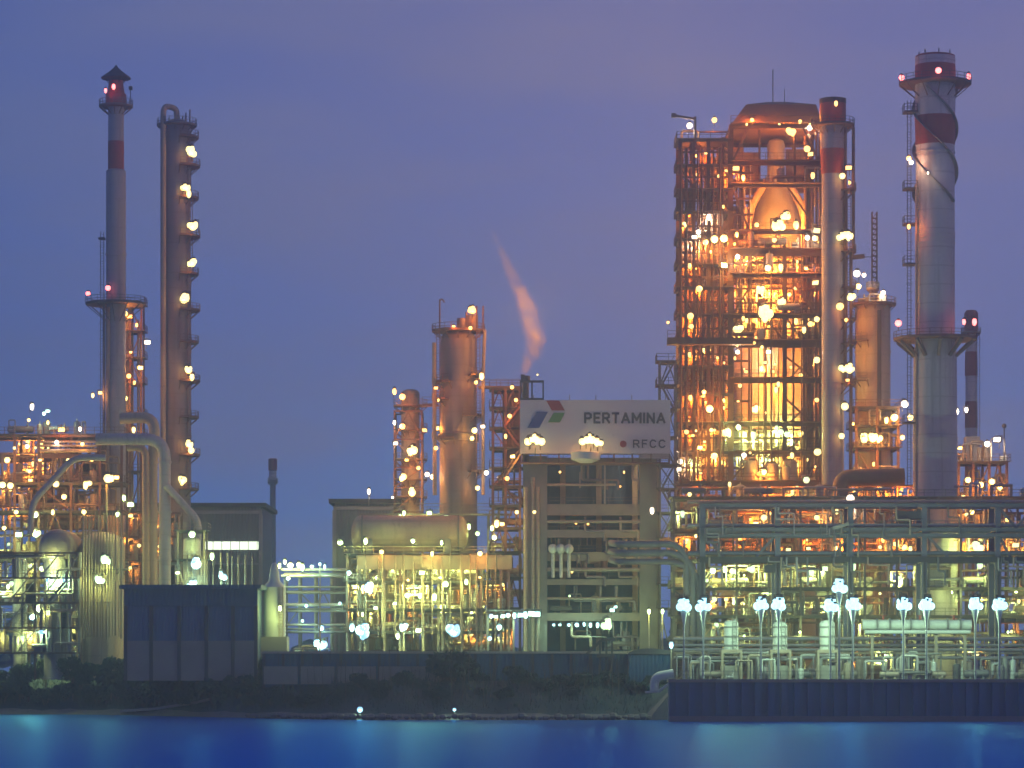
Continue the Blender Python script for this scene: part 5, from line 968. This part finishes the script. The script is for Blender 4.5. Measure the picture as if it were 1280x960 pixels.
# big pipes swinging left from the bridge
for i, (py, r_) in enumerate(((680, .5), (691, .55), (702, .45))):
    q = MB().tube([(X(766, D), D + 8, Z(py - 4, D)), (X(772, D), D + 1, Z(py, D)), (X(846, D), D + .6, Z(py, D)), (X(858 + i * 8, D), D + .5, Z(py + 16, D)), (X(858 + i * 8, D), D + .5, G)], r_, 14, fil=2)
    tag(q.build('bent_pipe', 'steel', None, True, origin=(X(858 + i * 8, D), D + .5, G)), ('uppermost of three fat grey pipes turning down beside the bridge end', 'middle one of three fat grey pipes turning down beside the bridge end', 'lowest of three fat grey pipes turning down beside the bridge end')[i], 'pipe')
# small frame right of the sign
D = 486
T = thing('stair_tower', 'open blue grey stair tower squeezed between sign and orange tower', 'stair tower', (X(836, D), D + 3, G))
frame(T, [X(826, D), X(846, D)], [D + 2, D + 6], [Z(p, D) for p in (760, 730, 700, 672, 640, 610, 580, 545, 510, 480, 450)], 'steel', .25, .25, deck=True, brace=.6, rng=rg)
for i, (a, c) in enumerate(((700, 672), (672, 640), (640, 610), (610, 580), (580, 545), (545, 510), (510, 480), (480, 450))): stair(T, X(828 if i % 2 else 844, D), X(844 if i % 2 else 828, D), D + 3, Z(a, D), Z(c, D), 'steel')
lamps(T, D + .8, [(848, 640, .9, 'mv'), (815, 638, 1.2, 'ww', D - 3), (835, 403, .6, 'na', D + 6)], 'mv', 500)
# yard equipment under the floodlights
D = 440; u = D / F
for i, (px, w_, pt, pm, lab) in enumerate(((914, 9, 776, 812, 'pale upright tank standing between the first and second floodlight pairs'), (975, 9, 778, 812, 'pale upright tank directly under the second floodlight pair'), (1034, 9.5, 776, 812, 'pale upright tank directly beneath the triple floodlights'))):
    T = thing('dosing_tank', lab, 'tank', (X(px, D), D, G))
    MB().lathe(X(px, D), D, [(w_ * u, Z(pm, D)), (w_ * u, Z(pt + 3, D)), (w_ * .75 * u, Z(pt, D)), (w_ * .2 * u, Z(pt - 1, D))], 20).build('shell', 'tank_white', T, True)
    b = MB(); [b.lathe(X(px, D), D, [(w_ * u + .01, Z(q_, D)), (w_ * u + .09, Z(q_, D)), (w_ * u + .09, Z(q_, D) + .25), (w_ * u + .01, Z(q_, D) + .25)], 20) for q_ in (785, 797, 808)]; b.build('girth_band', 'steel', T, True); ladder(T, X(px, D) + w_ * .4 * u, D - w_ * u - .1, Z(pm, D), Z(pt, D) + .6, 'steel', False)
    b = MB(); W = (w_ + 4) * u; b.box(X(px, D) - W, X(px, D) + W, D - W, D + W, Z(816, D), Z(pm, D) - .003)
    for sx_ in (-1, 1):
        for sy_ in (-1, 1): b.box(X(px, D) + sx_ * W * .9 - .15, X(px, D) + sx_ * W * .9 + .15, D + sy_ * W * .9 - .15, D + sy_ * W * .9 + .15, G, Z(816, D))
    b.build('stand', 'tan_steel', T); MB().box(X(px, D) - W * .7, X(px, D) + W * .7, D - W * .7, D + W * .7, G, Z(832, D)).build('plinth', 'concrete', T)
T = thing('manifold_pipe', 'long bright level pipe on trestles under the right floodlights', 'pipe', (X(1150, D), D + 4, G)); D = 444
MB().cyl((X(1078, D), D, Z(781, D)), (X(1214, D), D, Z(781, D)), .75, n=16).build('pipe_run', 'tank_white', T, True)
MB().cyl((X(1080, D), D - .9, Z(790, D)), (X(1212, D), D - .9, Z(790, D)), .3, n=10).build('pipe_run', 'tank_white', T, True)
for px in (1096, 1112, 1138, 1160, 1184, 1200): MB().cyl((X(px, D) - .12, D, Z(781, D)), (X(px, D) + .12, D, Z(781, D)), 1.0, n=16).build('flange', 'steel', T, True)
for px in (1104, 1150, 1192): b = MB(); b.cyl((X(px, D), D, Z(781, D)), (X(px, D), D, Z(770, D)), .16, n=8); b.cyl((X(px, D), D, Z(770, D)), (X(px, D), D, Z(770, D) + .1), .5, n=12); b.build('valve', 'red_paint', T, True)
for px in (1090, 1130, 1170, 1206): b = MB(); b.box(X(px, D) - .2, X(px, D) + .2, D - .3, D + .3, G, Z(788, D)); b.build('trestle', 'tan_steel', T)
D = 441; T = thing('yard_piping', 'low maze of pipes, pumps and rails along the quay edge', 'pipework', (X(1060, D), D, G))
clutter(T, X(846, D), X(1320, D), D - 3, D + 8, G, 4.6, 90, rg, ('tank_white', 'cladding', 'tan_steel', 'steel'))
frame(T, [X(p, D) for p in (850, 890, 930, 970, 1010, 1050, 1090, 1130, 1170, 1210, 1250, 1290)], [D + 9, D + 12], [Z(815, D), Z(795, D)], 'tan_steel', .25, .25, deck=False, brace=.2, rng=rg)
for py in (798, 806, 812, 822): MB().cyl((X(846, D), D + 8.6, Z(py, D)), (X(1320, D), D + 8.6, Z(py, D)), rg.uniform(.15, .28), n=8).build('pipe', 'cladding', T, True)
# floodlights on the quay
D = 430; u = D / F
def floodlight(px, py, label, big=1.0):
    T = thing('floodlight', label, 'floodlight', (X(px, D), D, G), 'floodlights along the quay')
    x_, z_ = X(px, D), Z(py, D)
    MB().lathe(x_, D, [(.26, G), (.24, G + .3), (.17, G + .35), (.13, z_ - 3), (.2, z_ - 2.2), (.5, z_ - .75), (.5, z_ - .66)], 12).build('pole', 'tank_white', T, True)  # flared white top puts the lamps' downward glare into the pole's shape
    w_ = LRNG.uniform(.85, 1.1); MB().box(x_ - w_, x_ + w_, D - .08, D + .08, z_ - .64, z_ - .5).build('cross_arm', 'steel', T)
    MB().cyl((x_, D, z_ - .5), (x_, D, z_ + .75), .08, n=8).build('stub', 'steel', T)
    for i, (dx, dz) in enumerate(((-.52, -.12), (.52, -.1), (-.36, .5), (.38, .5), (0, .12), (0, .8))):  # outer heads are added glowing shapes that widen the lamp's glare
        dx += LRNG.uniform(-.08, .08); dz += LRNG.uniform(-.08, .08)
        lamp(T, x_ + dx, D - .45 - LRNG.uniform(0, .2), z_ + dz, 'fl', LRNG.uniform(1.3, 1.54) if i != 4 else 1.7, 4000 if i == 4 else 0, (LRNG.uniform(-.5, .5), 1.4, -1.0), shape=('globe', 'globe', 'globe', 'jar', 'globe', 'flood')[i])
for px, py, lab in ((855, 758, 'first floodlight pole nearest the three fat grey pipes'), (879, 758, 'second floodlight pole, one of the close pair nearest the fat grey pipes'), (951, 757, 'floodlight pole to the left of the pale tank under the second pair'), (973, 757, 'floodlight pole rising right behind the pale tank under the second pair'),
                    (1049, 735, 'tallest floodlight pole standing above two lower ones'), (1038, 758, 'lower floodlight pole left below the tallest one'), (1066, 757, 'lower floodlight pole right below the tallest one'),
                    (1129, 757, 'floodlight pole at the middle of the long bright level pipe'), (1158, 757, 'floodlight pole over the right half of the long bright level pipe'), (1219, 757, 'floodlight pole just past the right end of the bright level pipe'), (1249, 757, 'outermost floodlight pole by the right photo edge')): floodlight(px, py, lab)
def street_lamp(px, D, py, label, kind='cw', s=1.2, pw=900):
    T = thing('lamp_post', label, 'lamp post', (X(px, D), D, G)); MB().lathe(X(px, D), D, [(.16, G), (.09, Z(py, D) - .3)], 8).build('pole', 'tan_steel', T, True)
    lamp(T, X(px, D), D - .3, Z(py, D), kind, s, pw)
street_lamp(811, 452, 764, 'slim lamp post left of two close lamp posts by the boiler frame', 'mv', .9); street_lamp(828, 452, 764, 'slim lamp post right of two close lamp posts by the boiler frame', 'mv', .9)
street_lamp(400, 474, 705, 'tall thin lamp post alone in the gap between the halls', 'cw', .6); street_lamp(839, 446, 806, 'short white lamp post at the end of the quay wall', 'cw', 1.2, 300)

# ================================================================== BANK
rg = random.Random(5)
D = 456; zt = Z(817, D)
T = thing('flood_wall', 'long dark wall with pale top edge behind the river bank', 'wall', (X(580, D), D, G))
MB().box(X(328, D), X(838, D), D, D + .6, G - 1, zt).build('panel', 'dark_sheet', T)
MB().box(X(326, D), X(840, D), D - .25, D + .85, zt + .003, zt + .35).build('coping', 'pale_concrete', T)
b = MB()
for px in range(330, 840, 24): b.box(X(px, D) - .2, X(px, D) + .2, D - .3, D - .003, G - 1, zt)
b.build('pilaster', 'dark_steel', T)
T = thing('wall', 'low pale wall with gaps at the foot of the dark flood wall', 'wall', (X(420, 452), 452, G))
for a, c in ((330, 372), (376, 418), (422, 470), (474, 560)): MB().box(X(a, 452), X(c, 452), 451.8, 452.1, G - .5, Z(833, 452)).build('panel', 'concrete', T)
# dark bulky shelter at the quay's end
D = 448
T = thing('shelter', 'dark low shelter with rounded roof next to the quay wall', 'shelter', (X(812, D), D, G))
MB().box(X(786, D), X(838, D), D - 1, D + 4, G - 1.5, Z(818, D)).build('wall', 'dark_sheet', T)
b = MB(); pr = [(math.cos(a), math.sin(a)) for a in [math.pi * i / 8 for i in range(9)]]; w2 = (X(840, D) - X(784, D)) / 2; xc = X(812, D)
vs = [(xc + w2 * c_, yy, Z(818, D) + .003 + .9 * s_) for yy in (D - 1.4, D + 4.4) for c_, s_ in pr]; b.add(vs, [(i, i + 1, 10 + i, 9 + i) for i in range(8)] + [tuple(range(8, -1, -1)), tuple(range(9, 18)), (0, 9, 17, 8)]); b.build('roof', 'dark_steel', T, True)
# derrick
D = 452; T = thing('derrick', 'small black derrick leaning over the flood wall', 'derrick', (X(752, D), D, G))
b = MB(); b.beam((X(733, D), D, Z(818, D)), (X(752, D), D, Z(800, D)), .4); b.beam((X(752, D), D, Z(800, D)), (X(768, D), D, Z(799, D)), .4); b.build('jib', 'dark_steel', T)
for px in (750, 758, 765): MB().box(X(px, D) - .15, X(px, D) + .15, D - .15, D + .15, G, Z(801, D)).build('post', 'dark_steel', T)
MB().box(X(746, D), X(768, D), D - .6, D + .6, Z(822, D), Z(817, D)).build('base', 'dark_steel', T)
# white outfall pipe and small jetty
D = 430
q = MB().tube([(X(818, D), D, Z(866, D)), (X(818, D), D, Z(846, D)), (X(842, D), D, Z(842, D))], .65, 12, fil=1.4); tag(q.build('outfall_pipe', 'tank_white', None, True, origin=(X(818, D), D, Z(866, D))), 'white bent outfall pipe at the end of the quay wall', 'pipe')
b = MB(); b.beam((X(806, D), D - 1, Z(865, D)), (X(826, D), D - 1, Z(864, D)), 1.2, .3); b.beam((X(824, D), D - 1, Z(863, D)), (X(838, D), D - 1, Z(853, D)), 1.2, .3); tag(b.build('gangway', 'tank_white', None, origin=(X(820, D), D, Z(865, D))), 'pale kinked gangway below the white outfall pipe', 'gangway')
# low lamps by the waterline
for px, s_, lab in ((450, 2.2, 'larger of two lamps on stubs at the waterline'), (568, 1.3, 'smaller of two lamps on stubs at the waterline')):
    D = shore(X(px, 434)) + 1.2; T = thing('shore_lamp', lab, 'lamp', (X(px, D), D, .3)); MB().cyl((X(px, D), D + .2, -.2), (X(px, D), D + .2, Z(889, D)), .12, n=8).build('stub', 'steel', T)
    lamp(T, X(px, D), D - .2, Z(887, D), 'cw', s_ * .5, 160)
# shrubs, small trees and reeds
def leaves(b, c, r, n, rr, s=.32, m=0):
    for i in range(n):
        d = Vector((rr.gauss(0, 1), rr.gauss(0, 1), rr.gauss(0, 1))).normalized() * (r * rr.random() ** .4)
        p = Vector(c) + Vector((d.x, d.y, d.z * .8)); a = Vector((rr.gauss(0, 1), rr.gauss(0, 1), rr.gauss(0, 1))).normalized(); e = a.cross(Vector((rr.gauss(0, 1), rr.gauss(0, 1), rr.gauss(0, 1)))).normalized()
        k_ = s * rr.uniform(.6, 1.3); b.add([p - a * k_, p + e * k_ * .45, p + a * k_, p - e * k_ * .45], [(0, 1, 2, 3)], m)
def plant_mesh(kind, rr):
    tr, cw_ = MB(), MB()
    if kind == 'tree':
        hgt = 6.5; tr.tube([(0, 0, -.5), (.15, 0, 1.8), (-.1, .1, 3.4)], .16, 7)
        for i in range(7):
            a = rr.uniform(0, 6.3); e = (1.6 * math.cos(a) * rr.uniform(.6, 1.2), 1.6 * math.sin(a), rr.uniform(3.6, 6)); tr.tube([(0, 0, rr.uniform(2, 3.4)), (e[0] * .5, e[1] * .5, e[2] - .9), e], .06, 5); leaves(cw_, e, rr.uniform(.8, 1.3), 230, rr)
        leaves(cw_, (0, 0, 5.6), 1.2, 260, rr)
    elif kind == 'bush':
        for i in range(6): a = rr.uniform(0, 6.3); e = (1.2 * math.cos(a), 1.2 * math.sin(a), rr.uniform(.9, 2.1)); tr.tube([(0, 0, -.4), (e[0] * .4, e[1] * .4, .8), e], .05, 5); leaves(cw_, e, rr.uniform(.7, 1.1), 190, rr)
        leaves(cw_, (0, 0, 1.6), 1.1, 240, rr)
    return tr, cw_
PROT = {}
for kind in ('tree', 'bush'):
    for v_ in range(3):
        tr, cw_ = plant_mesh(kind, rg); a = tr.build('trunk', 'bark', None, True); c = cw_.build('crown', 'leaf', None); PROT[kind, v_] = (a.data, c.data); bpy.data.objects.remove(a); bpy.data.objects.remove(c)
def plant(kind, x, y, z, s, label, group):
    v_ = rg.randrange(3); T = thing('tree' if kind == 'tree' else 'shrub', label, 'tree' if kind == 'tree' else 'shrub', (x, y, z), group); T.rotation_euler.z = rg.uniform(0, 6.3); T.scale = (s, s, s * rg.uniform(.85, 1.15))
    for nm, me in zip(('trunk', 'crown'), PROT[kind, v_]): o = bpy.data.objects.new(nm, me); COL.objects.link(o); o.parent = T
def ground_at(x, y): return bank_h(x, y - shore(x))
for i in range(30):                      # trees and bushes on the left bank
    px = -10 + i * 12 + rg.uniform(-5, 5); y = 462 + rg.uniform(0, 16) + (14 if px < 150 else -6); x = X(px, y); y = max(y, shore(x) + 4)
    kind = 'tree' if px < 150 and i % 2 == 0 else 'bush'
    plant(kind, x, y, ground_at(x, y) - .1, rg.uniform(.8, 1.05) if kind == 'tree' else rg.uniform(1.0, 1.8), 'dark leafy tree on the bank below the lit left frame' if kind == 'tree' else 'dark rounded shrub on the bank around the dark blue shed', 'trees on the bank' if kind == 'tree' else 'shrubs around the shed')
for px, s_ in ((556, 1.5), (566, 1.9), (578, 1.4)): y = 450; plant('bush', X(px, y), y, G - .2, s_, 'dark shrub of the clump standing up against the middle of the flood wall', 'shrubs by the flood wall')
for i in range(46):
    px = 310 + i * 11.5 + rg.uniform(-4, 4); y = 436 + rg.uniform(2, 16); x = X(px, y); y = max(y, shore(x) + 4)
    plant('bush', x, y, ground_at(x, y) - .2, rg.uniform(.5, .95), 'low dark shrub on the grassy slope below the flood wall', 'low shrubs on the slope')
b = MB()
for i in range(9000):
    x = rg.uniform(X(-20, 480), X(836, 430)); s0 = shore(x); y = s0 + 2.5 + 19 * rg.random(); z_ = ground_at(x, y); h_ = rg.uniform(.3, .9) * (2.2 if rg.random() < .06 else 1); a = rg.uniform(0, 6.3)
    p = Vector((x, y, z_ - .05)); d = Vector((math.cos(a), math.sin(a), 0)) * .07; t_ = Vector((rg.uniform(-.25, .25), rg.uniform(-.25, .25), h_)); b.add([p - d, p + d, p + t_], [(0, 1, 2)])
tag(b.build('grass', 'leaf', None), 'dark rough grass covering the river bank', 'grass', kind='stuff')
b = MB()
for i in range(90):
    x = rg.uniform(X(130, 470), X(800, 440)); y = shore(x) + rg.uniform(4, 18); z_ = ground_at(x, y); h_ = rg.uniform(3, 6.5); lx = rg.uniform(-.5, .9); b.tube([(x, y, z_ - .2), (x + lx * .4, y, z_ + h_ * .5), (x + lx, y + .2, z_ + h_)], .035, 4)
tag(b.build('dry_reeds', 'bark', None), 'thin pale dry stalks scattered over the dark bank', 'reeds', kind='stuff')

# ================================================================== AIR
b = MB(); b.box(-1000, 1000, -80, 1120, -2.5, 125)
hz = b.build('haze', [], None); hz['kind'] = 'stuff'
m = bpy.data.materials.new('air'); m.use_nodes = True; t = m.node_tree
for q in list(t.nodes):
    if q.type == 'BSDF_PRINCIPLED': t.nodes.remove(q)
v = t.nodes.new('ShaderNodeVolumePrincipled'); v.inputs['Color'].default_value = (.58, .82, 1, 1); v.inputs['Density'].default_value = .0008; v.inputs['Anisotropy'].default_value = .6
t.links.new(v.outputs[0], t.nodes['Material Output'].inputs['Volume']); hz.data.materials.append(m)
